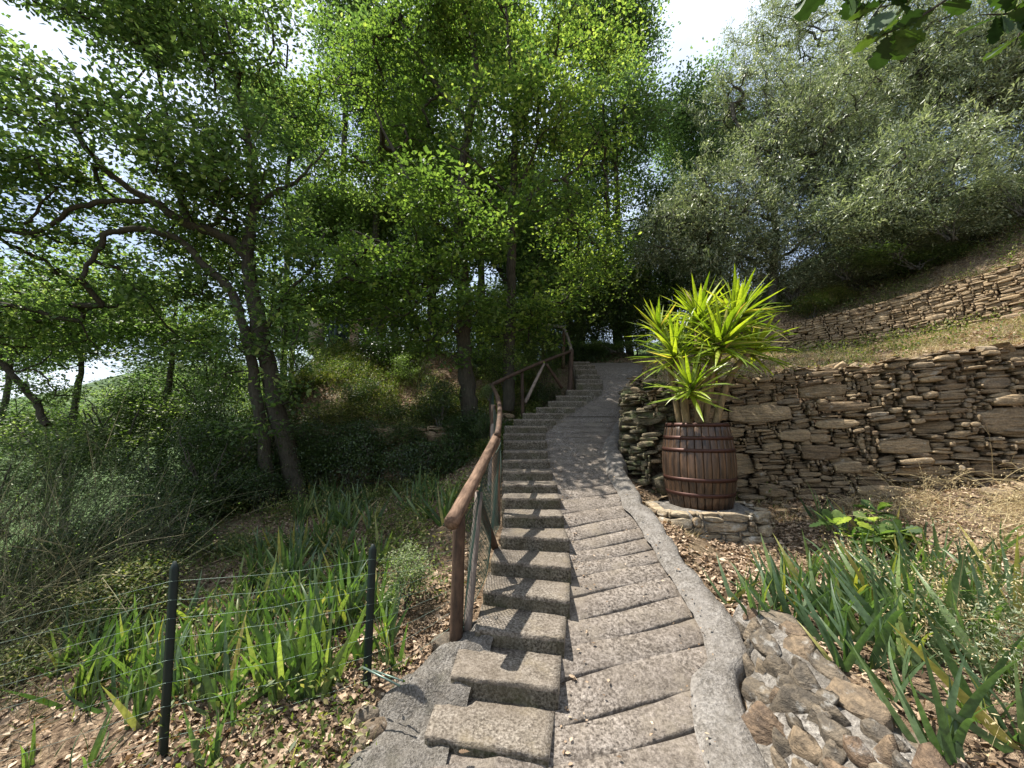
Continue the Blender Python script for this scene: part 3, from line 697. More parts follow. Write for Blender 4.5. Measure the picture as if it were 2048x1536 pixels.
# plinth under the barrel
PB = at(1398, 1008, 4.8); BX, BY, BZ = 2.28, 4.78, .745
plinth = thing('stone_plinth', 'low pale mortared stone plinth carrying the barrel', 'plinth', (BX, BY, .45))
V = []; ring = []
NP = 20
for k in range(NP):
    a = 2 * math.pi * k / NP; e = 3.2; ca, sa = math.cos(a), math.sin(a); rr = 1 / ((abs(ca) ** e + abs(sa) ** e) ** (1 / e)) * rng.uniform(.96, 1.02)
    ring.append((BX - .03 + ca * rr * .6, BY + .0 + sa * rr * .54))
rows = [(.86, BZ + .0), (.97, BZ - .01), (1.0, BZ - .05), (1.0, .2)]
for f, z in rows:
    for (x, y) in ring: V.append((BX + .06 + (x - BX - .06) * f, BY + .03 + (y - BY - .03) * f, z + rng.uniform(-.008, .008)))
V.append((BX + .06, BY, BZ)); c0 = len(V) - 1
F4 = []; F3 = []
for k in range(3):
    for j in range(NP): F4.append((k * NP + j, (k + 1) * NP + j, (k + 1) * NP + (j + 1) % NP, k * NP + (j + 1) % NP))
for j in range(NP): F3.append((c0, j, (j + 1) % NP))
part('mortar_bed', V, [np.array(F4), np.array(F3)], M['mortar'], plinth)
stp = pack(2.5, .38, .03, .02, {'big': [(.34, .14, 12)], 'w': (.14, .3), 'h': (.06, .13)}, 31)
LP = Line([(BX - .62, BY + .3), (BX - .63, BY - .25), (BX - .52, BY - .5), (BX + .42, BY - .54), (BX + .55, BY - .36), (BX + .58, BY + .2)], 1)
_x, _y, _n = LP.at(1.2)
if _n[1] > 0: LP.flip = -1
def placeP(u, v_):
    x, y, n = LP.at(min(u, LP.L)); return (x + n[0] * .03, y + n[1] * .03, .385 + v_), (n[0], n[1], 0)
lay(plinth, [s for s in stp if s[0] < LP.L], placeP, lambda u, v_: M['stone_pale'], depth=(.1, .14), proud=.025, seed=9, gap=.014)

# masonry edging in the lower right corner: stones bedded in a sloping mortar bank
edging = thing('stone_edging', 'rough stones bedded in grey mortar edging the path at the lower right', 'stone edging', (1.6, 2.0, .1))
def edge_pt(u, v_):  # u along from far to near, v across slope
    y = 3.0 - u; x0 = np.interp(y, [.5, 1.2, 2.2, 2.5, 2.8, 3.05], [1.24, 1.28, 1.31, 1.42, 1.6, 1.62]); wv = np.interp(u, [0, .25, .6, 1.0, 2.5], [.08, .24, .4, .5, .6])
    x = x0 + v_ * wv; z = ramp_z(y) + .02 + np.interp(v_, [0, .25, .7, 1, 1.3], [0, .12, .25, .27, .12]) * np.interp(u, [0, .35, 2.5], [.5, 1, 1.15])
    return x, y, z
V = []; nu, nv = 50, 14
for i in range(nu + 1):
    for j in range(nv + 1):
        x, y, z = edge_pt(2.3 * i / nu, 1.35 * j / nv - .05)
        z += .035 * (fbm(np.array([x * 11, y * 11, 3.])) - .5); V.append((x, y, z))
ii = (np.arange(nu)[:, None] * (nv + 1) + np.arange(nv)[None]).ravel()
part('mortar_bed', V, np.stack([ii, ii + nv + 1, ii + nv + 2, ii + 1], -1), M['mortar'], edging, None, True)
def cobble(seed, n=8):
    r = np.random.default_rng(seed); ang = np.arange(n) * 2 * np.pi / n + r.uniform(-.2, .2, n); rad = r.uniform(.84, 1.08, n) * .5
    e = 3.; ca, sa = np.cos(ang), np.sin(ang); rad = rad / ((np.abs(ca) ** e + np.abs(sa) ** e) ** (1 / e))
    V = []
    tx_, ty_ = r.uniform(-.35, .35, 2)
    for (h, s_) in ((-1, 1.0), (.22, 1.0), (.36, .93), (.40, .5)):
        V.append(np.stack([ca * rad * s_ + r.uniform(-.03, .03, n), sa * rad * s_ + r.uniform(-.03, .03, n), np.full(n, h) + (r.uniform(-.13, .13, n) + tx_ * ca * s_ + ty_ * sa * s_) * (h > 0)], -1))
    V = np.concatenate(V + [np.array([[.0, .0, .44]])]); F4 = []
    for k in range(3):
        for j in range(n): F4.append((k * n + j, k * n + (j + 1) % n, (k + 1) * n + (j + 1) % n, (k + 1) * n + j))
    return V, np.array(F4), np.array([(3 * n + j, 3 * n + (j + 1) % n, 4 * n) for j in range(n)])
CB = [cobble(100 + s) for s in range(8)]
CBM = [np_mesh('stone', V, [F4, F3], M['stone_edge']) for V, F4, F3 in CB]
cand = []
r = np.random.default_rng(77)
for _ in range(9000):
    u, v_ = r.uniform(.12, 2.2), r.uniform(.04, 1.18)
    big = v_ > .72
    l = r.uniform(.16, .34) if big else r.uniform(.08, .22); wd = l * r.uniform(.35, .62)
    x, y, z = edge_pt(u, v_); rad = .5 * math.sqrt(l * wd)
    if all((x - c[0]) ** 2 + (y - c[1]) ** 2 > ((rad + c[3]) * .97) ** 2 for c in cand): cand.append((x, y, z, rad, l, wd, big))
    if len(cand) > 210: break
for (x, y, z, rad, l, wd, big) in cand:
    p = np.array([x, y, z + .006]) - np.array(edging.location)
    link('stone', CBM[int(r.integers(8))], edging, p, (R(r.normal(0, 14)), R(-14 + r.normal(0, 13)) if not big else R(r.normal(-4, 6)), R(118 + r.normal(0, 13))), (l * 1.05, wd * 1.05, r.uniform(.08, .15)))

# dark stones at the foot of the apron and the pale boulder
def rock(name, label, x, y, z, s, mat, seed, rz=0):
    r = np.random.default_rng(seed); bmn = 12; V = []
    ico = bpy.data.meshes.new('t'); import bmesh; bm = bmesh.new(); bmesh.ops.create_icosphere(bm, subdivisions=3, radius=.5)
    V = np.array([tuple(v.co) for v in bm.verts]); F = np.array([[v.index for v in f.verts] for f in bm.faces]); bm.free(); bpy.data.meshes.remove(ico)
    d = 1 + .5 * (fbm(V * 2.3 + seed, seed, 2) - .5) + .1 * (fbm(V * 9 + seed, seed) - .5); V = V * d[:, None]
    V = np.sign(V) * np.abs(V) ** .92
    o = link(name, np_mesh(name, V, F, mat, None, True), None, (x, y, z), (0, 0, rz), s); tag(o, label, 'rock'); return o
rock('boulder', 'rounded pale boulder at the bottom edge left of the lowest step', -.78, 2.0, -.1, (.24, .2, .16), M['stone_pale'], 1)
rl = [('dark grey rock against the foot of the concrete apron', 728, 1440, .2, (.17, .13, .12)), ('brown rock just below the concrete apron beside dead leaves', 745, 1470, .5, (.2, .13, .13)),
      ('small dark rock between the pale boulder and the apron', 722, 1492, .9, (.13, .1, .1)), ('mossy rock beside the handrail post base', 890, 1290, .4, (.2, .16, .13))]
for k, (lb, px, py, rz_, s) in enumerate(rl):
    p = gpt(px, py); rock('rock', lb, p.x, p.y, p.z + .01, s, M['stone_edge'], 5 + k, rz_)

# ------------------------------------------------------------------ rustic handrails
def log(parent, name, a, b_, r0, r1, mat, n=9, wob=.03, bend=.0, k=10):
    a, b_ = np.array(tuple(a)), np.array(tuple(b_)); pts = [a + (b_ - a) * f for f in np.linspace(0, 1, n)]
    off = rng.normal(0, 1, 3) * bend
    pts = [p + off * math.sin(math.pi * f) for p, f in zip(pts, np.linspace(0, 1, n))]
    T = Tubes(); T.add(pts, np.linspace(r0, r1, n) * rng.uniform(1 - wob, 1 + wob, n), k, True, .02)
    # orient: mesh in local frame of the log so the grain runs along it
    V, F = T.data(); d = Vector(b_ - a).normalized(); q = d.to_track_quat('Z', 'Y'); Mx = np.array(q.to_matrix())
    Vl = (V - a) @ Mx
    o = link(name, np_mesh(name, Vl, F, mat, None, True), parent, Vector(a) - parent.location); o.rotation_euler = q.to_euler(); return o
rail1 = thing('wooden_handrail', 'rustic log handrail with green netting beside the lower steps', 'handrail', (-.39, 2.94, .15))
p1t = at(919, 1030, 2.95); p1b = at(912, 1278, 2.95); p1b.z = .1
p2t = at(993, 876, 4.25); p2b = at(991, 1050, 4.25)
re0 = at(903, 1046, 2.78)
log(rail1, 'post', p1b, p1t, .05, .046, M['rail_dark'])
log(rail1, 'post', p2b, p2t, .05, .045, M['rail'])
log(rail1, 'rail', re0, p2t + Vector((0, .06, .02)), .055, .044, M['rail'], 14, .03, .012, 12)
log(rail1, 'brace', at(934, 1262, 3.0), at(958, 985, 3.45), .035, .035, M['rail_grey'])
log(rail1, 'brace', at(990, 1095, 3.9), at(952, 985, 3.5), .036, .03, M['rail_dark'])
corner_t = at(983, 770, 7.0); corner_b = Vector((corner_t.x, 7.0, 1.4))
log(rail1, 'rail', p2t + Vector((0.01, -.04, .03)), corner_t, .036, .03, M['rail_dark'], 14, .07, .03)
mid = (np.array(p2t) + np.array(corner_t)) / 2
log(rail1, 'post', (mid[0] - .02, mid[1], gz(mid[0], mid[1]) - .05), mid, .045, .04, M['rail_dark'])
log(rail1, 'brace', (mid[0] - .02, mid[1] - .55, .85), mid + (0, .1, -.1), .03, .03, M['rail_grey'])
# netting of crossed wires with sag
def net(parent, A0, A1, B0, B1, nu, nv, sag, r, mat, name='netting'):
    T = Tubes(); A0, A1, B0, B1 = [np.array(tuple(v)) for v in (A0, A1, B0, B1)]
    def P(s, t): 
        p = (A0 * (1 - s) + A1 * s) * (1 - t) + (B0 * (1 - s) + B1 * s) * t
        return p + np.array([.018 * math.sin(9 * s + 4 * t), 0, -sag * math.sin(math.pi * s) * t])
    for i in range(-nv, nu + 1):
        for dr in (1, -1):
            pts = []
            for k in range(nv + 1):
                s = (i + (k if dr > 0 else nv - k)) / nu
                if 0 <= s <= 1: pts.append(P(s, k / nv))
            if len(pts) > 1: T.add(pts, r, 3, False)
    T.add([P(s, 0) for s in np.linspace(0, 1, 20)], r * 1.6, 3, False); T.add([P(s, 1) for s in np.linspace(0, 1, 20)], r * 1.6, 3, False)
    o = T.build(name, mat, parent); return o
net(rail1, Vector((p1t.x + .045, p1t.y, p1t.z - .02)), Vector((p2t.x + .045, p2t.y, p2t.z - .02)), Vector((p1b.x + .06, p1b.y, .22)), Vector((p2b.x + .05, p2b.y, p2b.z + .03)), 30, 15, .03, .002, M['netting'])
net(rail1, Vector((p2t.x + .04, p2t.y, p2t.z - .02)), corner_t, Vector((p2b.x + .04, p2b.y, p2b.z + .05)), Vector((corner_t.x, 7.0, 1.75)), 44, 12, .03, .0018, M['netting'])

rail2 = thing('wooden_handrail', 'shaded log handrail with cross braces beside the upper bend of the steps', 'handrail', (corner_t.x, 7.0, 1.6))
c2t = at(1143, 702, 8.6); c2b = at(1139, 782, 8.6)
log(rail2, 'post', corner_b, corner_t + Vector((0, 0, .03)), .045, .042, M['rail_dark'])
log(rail2, 'rail', corner_t, c2t, .036, .033, M['rail_dark'], 14, .07, .03)
log(rail2, 'post', c2b - Vector((0, 0, .1)), c2t + Vector((0, 0, .03)), .06, .05, M['rail_dark'])
m2t = at(1044, 741, 7.6); m2b = at(1046, 842, 7.6)
log(rail2, 'post', m2b - Vector((0, 0, .1)), m2t, .036, .034, M['rail_dark'])
log(rail2, 'brace', at(1050, 806, 7.65), at(1088, 727, 8.0), .036, .03, M['rail_grey'])
log(rail2, 'brace', at(1124, 776, 8.4), at(1092, 727, 8.05), .036, .03, M['rail_dark'])
c3t = at(1128, 655, 10.0); c3b = at(1126, 722, 10.0)
rail3 = thing('wooden_handrail', 'highest pale log handrail turning left at the top of the steps', 'handrail', (c3b.x, 10, 3.3))
log(rail3, 'rail', c2t + Vector((0, .04, .02)), c3t, .04, .036, M['rail_grey'], 10, .04, .015)
log(rail3, 'post', c3b - Vector((0, 0, .2)), c3t, .045, .04, M['rail_dark'])
c4t = at(1085, 648, 10.6)
log(rail3, 'rail', c3t, c4t, .036, .034, M['rail_grey'])
log(rail3, 'post', (c4t.x, 10.6, 3.2), c4t, .04, .036, M['rail_dark'])

# ------------------------------------------------------------------ wire fence with green stakes
fence = thing('wire_fence', 'low wire fence on two dark green metal stakes left of the steps', 'fence', (-.93, 2.65, 0))
s1b, s1t = at(326, 1512, 2.3), at(350, 1122, 2.3); s2b, s2t = at(733, 1388, 2.65), at(746, 1088, 2.65)
def stake(a, b_):
    a, b_ = np.array(tuple(a)), np.array(tuple(b_)); w_ = .025
    ds = b_ - a; V = []; F = []
    for k, f in enumerate((-.15, .96, 1.0)):
        c = a + ds * f; s_ = w_ * (1 if k < 2 else .35)
        for (dx, dy) in ((-1, -.2), (0, -.55), (1, -.2), (1, .1), (.15, -.2), (.15, .8), (-.15, .8), (-.15, -.2), (-1, .1)): V.append(c + np.array([dx * s_, dy * s_, 0]))
    n = 9
    for k in range(2):
        for j in range(n): F.append((k * n + j, k * n + (j + 1) % n, (k + 1) * n + (j + 1) % n, (k + 1) * n + j))
    return part('stake', V, [np.array(F), np.array([list(range(2 * n, 3 * n))])], M['stake'], fence)
stake(s1b, s1t); stake(s2b, s2t)
s0b, s0t = Vector((-3.9, 1.75, -.45)), Vector((-3.85, 1.75, .62))
stake(s0b, s0t)
nodes_f = [(s0b, s0t), (s1b, s1t), (s2b, s2t), (Vector((p1b.x - .05, p1b.y, .18)), Vector((p1t.x - .05, p1t.y, p1t.z - .18)))]
for k in range(8):
    T = Tubes(); f = .1 + .8 * (k / 7) ** .85; pts = []
    for (a, b_), (c_, d_) in zip(nodes_f[:-1], nodes_f[1:]):
        A = a + (b_ - a) * f + Vector((0, -.02, 0)); B = c_ + (d_ - c_) * f + Vector((0, -.02, 0))
        for q in range(8):
            g = q / 8; pts.append(A.lerp(B, g) + Vector((0, 0, -.02 * math.sin(math.pi * g) + rng.normal(0, .003))))
    pts.append(B); T.add(pts, .0009, 4, False); T.build('wire', M['wire'], fence)
T = Tubes()
for (a, b_), (c_, d_) in zip(nodes_f[:-1], nodes_f[1:]):
    n = max(2, int((c_ - a).length / .16))
    for q in range(1, n): g = q / n; T.add([(a.lerp(c_, g)).lerp(b_.lerp(d_, g), f) + Vector((0, -.02, 0)) for f in (.1, .4, .7, .9)], .0006, 3, False)
T.build('upright_wires', M['wire'], fence)['kind'] = 'stuff'
pole = Tubes(); pole.add([at(727, 1335, 2.45), at(800, 1372, 2.35)], .006, 5); pole.add([at(745, 1340, 2.5), at(806, 1362, 2.4)], .005, 5)
tag(pole.build('metal_rod', M['wire'], None), 'thin grey metal rods lying beside the stake nearest the handrail', 'rod')

# ------------------------------------------------------------------ barrel
barrel = thing('barrel', 'varnished dark wine barrel with rusty red hoops used as a planter', 'barrel', (BX, BY, BZ))
BH = .98
def brad(f): return .338 + .075 * math.sin(math.pi * np.clip(f * .92 + .04, 0, 1)) ** .9
NSV = 30; NR = 10
for k in range(NSV):
    a0 = 2 * math.pi * (k + .035) / NSV; a1 = 2 * math.pi * (k + .965) / NSV; V = []; jit = rng.uniform(-.002, .003)
    for q in range(NR + 1):
        f = q / NR; rr = brad(f) + jit
        for (a, ro) in ((a0, rr - .004), (a0 + .03, rr), (a1 - .03, rr), (a1, rr - .004), (a1, rr - .03), (a0, rr - .03)):
            V.append((math.cos(a) * ro, math.sin(a) * ro, f * BH + (rng.uniform(-.003, .003) if q in (0, NR) else 0)))
    F = []
    for q in range(NR):
        for j in range(6): F.append((q * 6 + j, q * 6 + (j + 1) % 6, (q + 1) * 6 + (j + 1) % 6, (q + 1) * 6 + j))
    link('stave', np_mesh('stave', V, [np.array(F), np.array([[5, 4, 3, 2, 1, 0], [NR * 6 + j for j in range(6)]])], M['barrel']), barrel)
for f0, f1 in ((.955, 1.0), (.80, .845), (.655, .70), (.315, .36), (.14, .185)):
    V = []; F = []; n = 48
    for j in range(n):
        a = 2 * math.pi * j / n
        for (f, dr) in ((f0, .001), (f0, .004), (f1, .004), (f1, .001)):
            rr = brad(f) + dr; V.append((math.cos(a) * rr, math.sin(a) * rr, f * BH))
    for j in range(n):
        for q in range(4): F.append((j * 4 + q, ((j + 1) % n) * 4 + q, ((j + 1) % n) * 4 + (q + 1) % 4, j * 4 + (q + 1) % 4))
    link('hoop', np_mesh('hoop', V, np.array(F), M['hoop'], None, False), barrel)
V = [(math.cos(a) * .345, math.sin(a) * .345, BH - .05 + rng.uniform(-.01, .01)) for a in np.linspace(0, 2 * math.pi, 24, endpoint=False)] + [(0, 0, BH - .03)]
link('soil', np_mesh('soil', V, np.array([(j, (j + 1) % 24, 24) for j in range(24)]), M['soil']), barrel)

# ------------------------------------------------------------------ sword leaves: yucca and iris
def sword(n, width, bend, fold=.25, taper=1.0, twist=0, mat=None, seed=0, basew=.6):
    V = []; F = []
    ang = 0; p = np.array([0., 0., 0.])
    for k in range(n + 1):
        f = k / n; ang = bend * f ** 1.6
        if k: p = p + np.array([0, math.sin(ang) / n, math.cos(ang) / n])
        wv = width * .5 * (basew + (1 - basew) * min(1, f * 3)) * (1 - f ** (2.2 * taper)) + (1e-4)
        tw = twist * f; cx, sx = math.cos(tw), math.sin(tw)
        nb = np.array([0, math.cos(ang), -math.sin(ang)])
        side = np.array([cx, 0, 0]) + nb * sx
        V += [p - side * wv, p + nb * (-fold * wv), p + side * wv]
    for k in range(n):
        b_ = 3 * k; F += [(b_, b_ + 1, b_ + 4, b_ + 3), (b_ + 1, b_ + 2, b_ + 5, b_ + 4)]
    return np_mesh('leaf', V, np.array(F), mat, None, False)
YL = [sword(5, .088, b_, .5, 1.3, tw, M['yucca'], 0, .75) for b_, tw in ((0.0, 0), (.15, .1), (.35, -.1), (.6, .1), (.05, -.2))]
yucca = thing('yucca_plant', 'spiky yellow green yucca with several heads growing out of the barrel', 'yucca', (BX, BY, BZ + BH - .05))
heads = [(1442, 676, 4.55, 52, .66, 1440, .02), (1474, 626, 4.85, 48, .6, 1452, .06), (1348, 702, 4.7, 44, .55, 1385, -.1), (1380, 768, 4.35, 28, .5, 1402, -.02),
         (1398, 628, 4.95, 44, .6, 1395, .0), (1318, 652, 5.0, 28, .45, 1380, -.12), (1510, 690, 5.0, 38, .5, 1450, .1), (1432, 722, 4.6, 18, .45, 1420, .05)]
XV = []
for hi, (px, py, Y, n, ln, bpx, dx) in enumerate(heads):
    top = at(px, py, Y); base = Vector((BX + dx * 1.6, BY + rng.uniform(-.12, .1), BZ + BH - .08))
    mid_ = base.lerp(top, .55) + Vector(((top.x - base.x) * -.12, 0, .05))
    pts = spline([base, mid_, top], 10); T = Tubes(); rr = .042 if n > 30 else .03
    T.add(pts, np.linspace(rr * 1.15, rr * .8, 10) * rng.uniform(.93, 1.07, 10), 9, True, .05)
    stem = T.build('stem', M['yuccabark'], yucca)
    ax = Vector(pts[-1] - pts[-2]).normalized(); ax = (ax * .6 + Vector((0, -.15, .8))).normalized(); q0 = ax.to_track_quat('Z', 'Y')
    nx_ = int(n * .75); LV = []; LF = []; LT = []; vn = 0
    for k in range(nx_):
        pol = rng.uniform(.15, 1.75); az = rng.uniform(0, 6.283); d = q0 @ Vector((math.sin(pol) * math.cos(az), math.sin(pol) * math.sin(az), math.cos(pol)))
        me = YL[int(rng.integers(5))]; co = np.array([v.co[:] for v in me.vertices]); L = ln * rng.uniform(.7, 1.05); up = ax - d * ax.dot(d); yv = -up.normalized() if up.length > .05 else Vector((0, 1, 0)); xv = yv.cross(d)
        Mx = np.array(Matrix((xv, yv, d))); LV.append(co @ Mx * L + np.array(top - ax * rng.uniform(.02, .18))); LF.append(np.array([p_.vertices[:] for p_ in me.polygons]) + vn); vn += len(co)
        LT += [.98 if pol > 1.6 else rng.uniform(0, .85)] * len(me.polygons)
    XV.append((np.concatenate(LV), np.concatenate(LF), LT))
    for k in range(n):
        f = (k + .5) / n; pol = math.acos(1 - f * 1.25) ; az = k * 2.399963 + rng.normal(0, .12)
        d = Vector((math.sin(pol) * math.cos(az), math.sin(pol) * math.sin(az), math.cos(pol)))
        dw = q0 @ d; dw = (dw + Vector((rng.normal(0, .06), rng.normal(0, .06), rng.normal(0, .06)))).normalized()
        org = top - ax * (.16 * f); L = ln * 1.06 * rng.uniform(.82, 1.12) * (.75 if pol < .3 else 1)
        # local z along leaf, local -y facing up/inward so the leaf recurves outward
        zax = dw; up = ax - zax * ax.dot(zax)
        if up.length < .05: up = Vector((0, -1, 0)) - zax * zax.dot(Vector((0, -1, 0)))
        yax = -up.normalized(); xax = yax.cross(zax); Mx = Matrix((xax, yax, zax)).transposed()
        o = link('leaf', YL[int(rng.integers(5))], stem, org - yucca.location, Mx.to_euler(), (L * 1.0, L, L))

o_ = 0; VV = []; FF = []; TT_ = []
for v_, f_, t__ in XV: VV.append(v_); FF.append(f_ + o_); o_ += len(v_); TT_ += t__
part('inner_leaves', np.concatenate(VV), np.concatenate(FF), M['yucca'], yucca, np.array(TT_))['kind'] = 'stuff'

def iris(name, label, px=None, py=None, xy=None, n=8, ln=.5, lean=0, spread=.5, mats='iris', group=None, wide=1.0, cat='iris plant', az=None):
    p = gpt(px, py) if xy is None else Vector((xy[0], xy[1], gz(*xy))); p.z -= .01
    t_ = thing(name, label, cat, p, rng.uniform(-.5, .5) if az is None else az, group)
    for k in range(n):
        f = (k - (n - 1) / 2) / max(1, n / 2); a = f * spread + lean + rng.normal(0, .09); b_ = rng.normal(0, .16)
        L = ln * rng.uniform(.6, 1.1) * (1 - .25 * abs(f)); me = IL[mats][int(rng.integers(len(IL[mats])))]
        link('leaf', me, t_, (f * .055 + rng.normal(0, .012), rng.normal(0, .02), 0), (b_, a, rng.uniform(-.9, .9) + (math.pi if rng.random() < .5 else 0)), (L * wide, L, L))
    return t_
IL = {k: [sword(9, wd, b_, .16, .72, tw, M[m_], 0, .9) for b_, tw, wd in ((.15, .2, .085), (.4, -.3, .075), (.75, .2, .08), (.2, .5, .09), (1.25, -.2, .07), (-.3, .1, .085))]
      for k, m_ in (('iris', 'iris'), ('blue', 'iris_blue'))}
G1 = 'irises in the right hand bed'; n_ = 0
ir = [(1465, 1205, 7, .30), (1520, 1245, 8, .36), (1572, 1215, 8, .36), (1500, 1190, 6, .28), (1610, 1185, 8, .34), (1640, 1235, 8, .40), (1590, 1262, 7, .38), (1668, 1188, 7, .34),
      (1700, 1230, 9, .42), (1655, 1290, 7, .40), (1720, 1290, 9, .46), (1745, 1345, 8, .48), (1770, 1225, 8, .42), (1800, 1290, 9, .5), (1700, 1140, 7, .32), (1740, 1170, 8, .36),
      (1800, 1180, 8, .38), (1850, 1230, 8, .44), (1870, 1320, 8, .5), (1930, 1280, 8, .5), (1640, 1045, 5, .34), (1690, 1075, 6, .3), (1780, 1090, 6, .3), (1850, 1120, 6, .3),
      (1920, 1150, 7, .34), (1980, 1200, 7, .4), (1560, 1180, 6, .3), (1760, 1110, 6, .3), (1620, 1150, 6, .3), (2000, 1120, 6, .32), (2030, 1260, 7, .46), (1690, 1340, 6, .42), (1675, 1155, 7, .34), (1720, 1200, 8, .4), (1760, 1180, 8, .38), (1785, 1250, 9, .46), (1835, 1185, 8, .4), (1880, 1200, 8, .42), (1900, 1240, 8, .46),
 (1845, 1290, 9, .5), (1960, 1330, 9, .52), (2010, 1380, 9, .5), (1820, 1340, 9, .46), (1680, 1255, 8, .42), (1625, 1215, 8, .38), (1555, 1230, 7, .34), (1730, 1260, 8, .44), (1870, 1150, 7, .36), (1950, 1230, 8, .42), (1720, 1060, 6, .32), (1660, 1060, 6, .32)]
ORD = ['leftmost', 'second', 'third', 'fourth', 'fifth', 'sixth', 'seventh', 'eighth', 'ninth', 'tenth', 'eleventh', 'twelfth', 'thirteenth', 'fourteenth', 'fifteenth', 'sixteenth', 'seventeenth', 'eighteenth', 'nineteenth', 'twentieth', 'twenty first', 'twenty second', 'twenty third', 'twenty fourth']
def rows(lst, bins, tail):
    out_ = []
    for (lo, hi, txt) in bins:
        row = sorted(q for q in lst if lo <= q[1] < hi)
        for k, q in enumerate(row):
            out_.append((q, ('leftmost iris' if k == 0 else ORD[k] + ' iris from the left') + ' in the ' + txt + tail))
    return out_
for (px, py, n, ln), lb in rows(ir, [(0, 1105, 'back row under the tall stone wall'), (1105, 1165, 'second row below the tall wall'), (1165, 1213, 'row starting at the kerb bend'), (1213, 1255, 'row just behind the stone edging'),
                                  (1255, 1300, 'row beside the stone edging top'), (1300, 1400, 'front row of the right hand bed')], ''):
    iris('iris', lb, px, py, n=n + 1, ln=ln * 1.4, lean=-.3, spread=.45, mats='blue', group=G1, wide=1.15)
iris('iris', 'largest iris fan in the lower right corner with yellowed leaf tips', px=1888, py=1530, n=13, ln=.62, lean=-.35, spread=.45, mats='blue', wide=.95)
iris('iris', 'tall iris leaning in from the right edge of the lower right corner', px=2040, py=1500, n=10, ln=.7, lean=-.5, spread=.45, mats='blue', wide=.95)
iris('iris', 'iris clump just right of the end of the stone edging', px=1800, py=1400, n=8, ln=.5, lean=-.3, spread=.4, mats='blue', wide=1.1)
iris('iris', 'short iris in front of the foreground corner clump with browned tips', px=1960, py=1440, n=8, ln=.55, lean=-.4, spread=.4, mats='blue', wide=1.1)
G2 = 'irises on the slope left of the stairs'
il = [(190, 1375, 9, .4), (240, 1350, 10, .42), (290, 1360, 10, .42), (330, 1375, 8, .38), (380, 1365, 9, .4), (430, 1350, 9, .42), (480, 1300, 9, .4), (520, 1395, 9, .46),
      (560, 1405, 9, .5), (590, 1385, 9, .5), (625, 1400, 9, .52), (655, 1380, 9, .55), (600, 1330, 8, .46), (545, 1320, 8, .44), (500, 1250, 9, .42), (560, 1240, 9, .44), (610, 1260, 9, .46), (655, 1280, 8, .5),
      (690, 1250, 8, .46), (470, 1200, 8, .36), (520, 1180, 8, .4), (570, 1170, 9, .42), (620, 1180, 9, .42), (670, 1190, 9, .44), (540, 1110, 8, .36), (590, 1100, 9, .4), (640, 1110, 9, .42), (690, 1120, 9, .42),
      (600, 1050, 8, .38), (650, 1060, 9, .4), (700, 1060, 9, .42), (740, 1070, 8, .42), (620, 1000, 8, .38), (670, 1010, 9, .4), (720, 1020, 9, .4), (640, 1030, 9, .4), (690, 1040, 9, .4),
      (850, 1040, 10, .46), (890, 1050, 10, .46), (820, 1020, 9, .4), (870, 1000, 9, .42), (920, 1060, 8, .4), (170, 1430, 7, .34), (230, 1420, 8, .36), (760, 1130, 7, .4), (715, 1175, 8, .42),
      (440, 1280, 7, .34), (400, 1310, 7, .34), (360, 1300, 6, .3), (780, 1345, 7, .36), (720, 1330, 7, .36), (840, 1000, 8, .4), (900, 1010, 9, .42), (580, 1140, 8, .4)]
il += [(px, py, 9, .42) for px, py in ((200, 1330), (150, 1400), (260, 1400), (310, 1330), (350, 1400), (220, 1290), (270, 1300), (400, 1400), (450, 1400), (120, 1350), (180, 1290), (420, 1240), (380, 1260), (450, 1440), (280, 1450), (500, 1340), (770, 1290), (750, 1240))]
il += [(px + int(rng.integers(-25, 25)), py + int(rng.integers(-18, 18)), n, ln) for (px, py, n, ln) in il if 470 < px < 760 and py < 1330]
for (px, py, n, ln), lb in rows(il, [(0, 1015, 'farthest shaded iris row near the dark stone wall'), (1015, 1045, 'second shaded iris row below the dark wall'), (1045, 1075, 'third shaded row on the left slope'), (1075, 1105, 'fourth row on the left slope'), (1105, 1135, 'fifth row on the left slope'),
    (1135, 1165, 'sixth row on the left slope'), (1165, 1185, 'row level with the tops of the stakes'), (1185, 1225, 'row just below the stake tops'), (1225, 1270, 'row behind the wires at mid stake height'), (1270, 1310, 'sunny row between the two stakes'),
    (1310, 1355, 'second sunny row between the stakes'), (1355, 1600, 'front sunny row between the stakes')], ''):
    iris('iris', lb, px, py, n=n + 4, ln=ln * 1.3, lean=rng.uniform(-.4, .1), spread=.7, mats=('blue' if rng.random() < .4 else 'iris'), group=G2, wide=1.1)
for lb, px, py, ln in (('pale iris at the very bottom left corner', 60, 1536, .3), ('iris at the bottom edge between corner and first stake', 180, 1536, .34), ('iris with upright leaves at the bottom edge right of the first stake', 430, 1530, .42),
                   ('iris right behind the bottom edge clump near the first stake', 470, 1460, .3)):
    iris('iris', lb, px, py, n=9, ln=ln, lean=.05, spread=.5, mats='blue', wide=1.0)

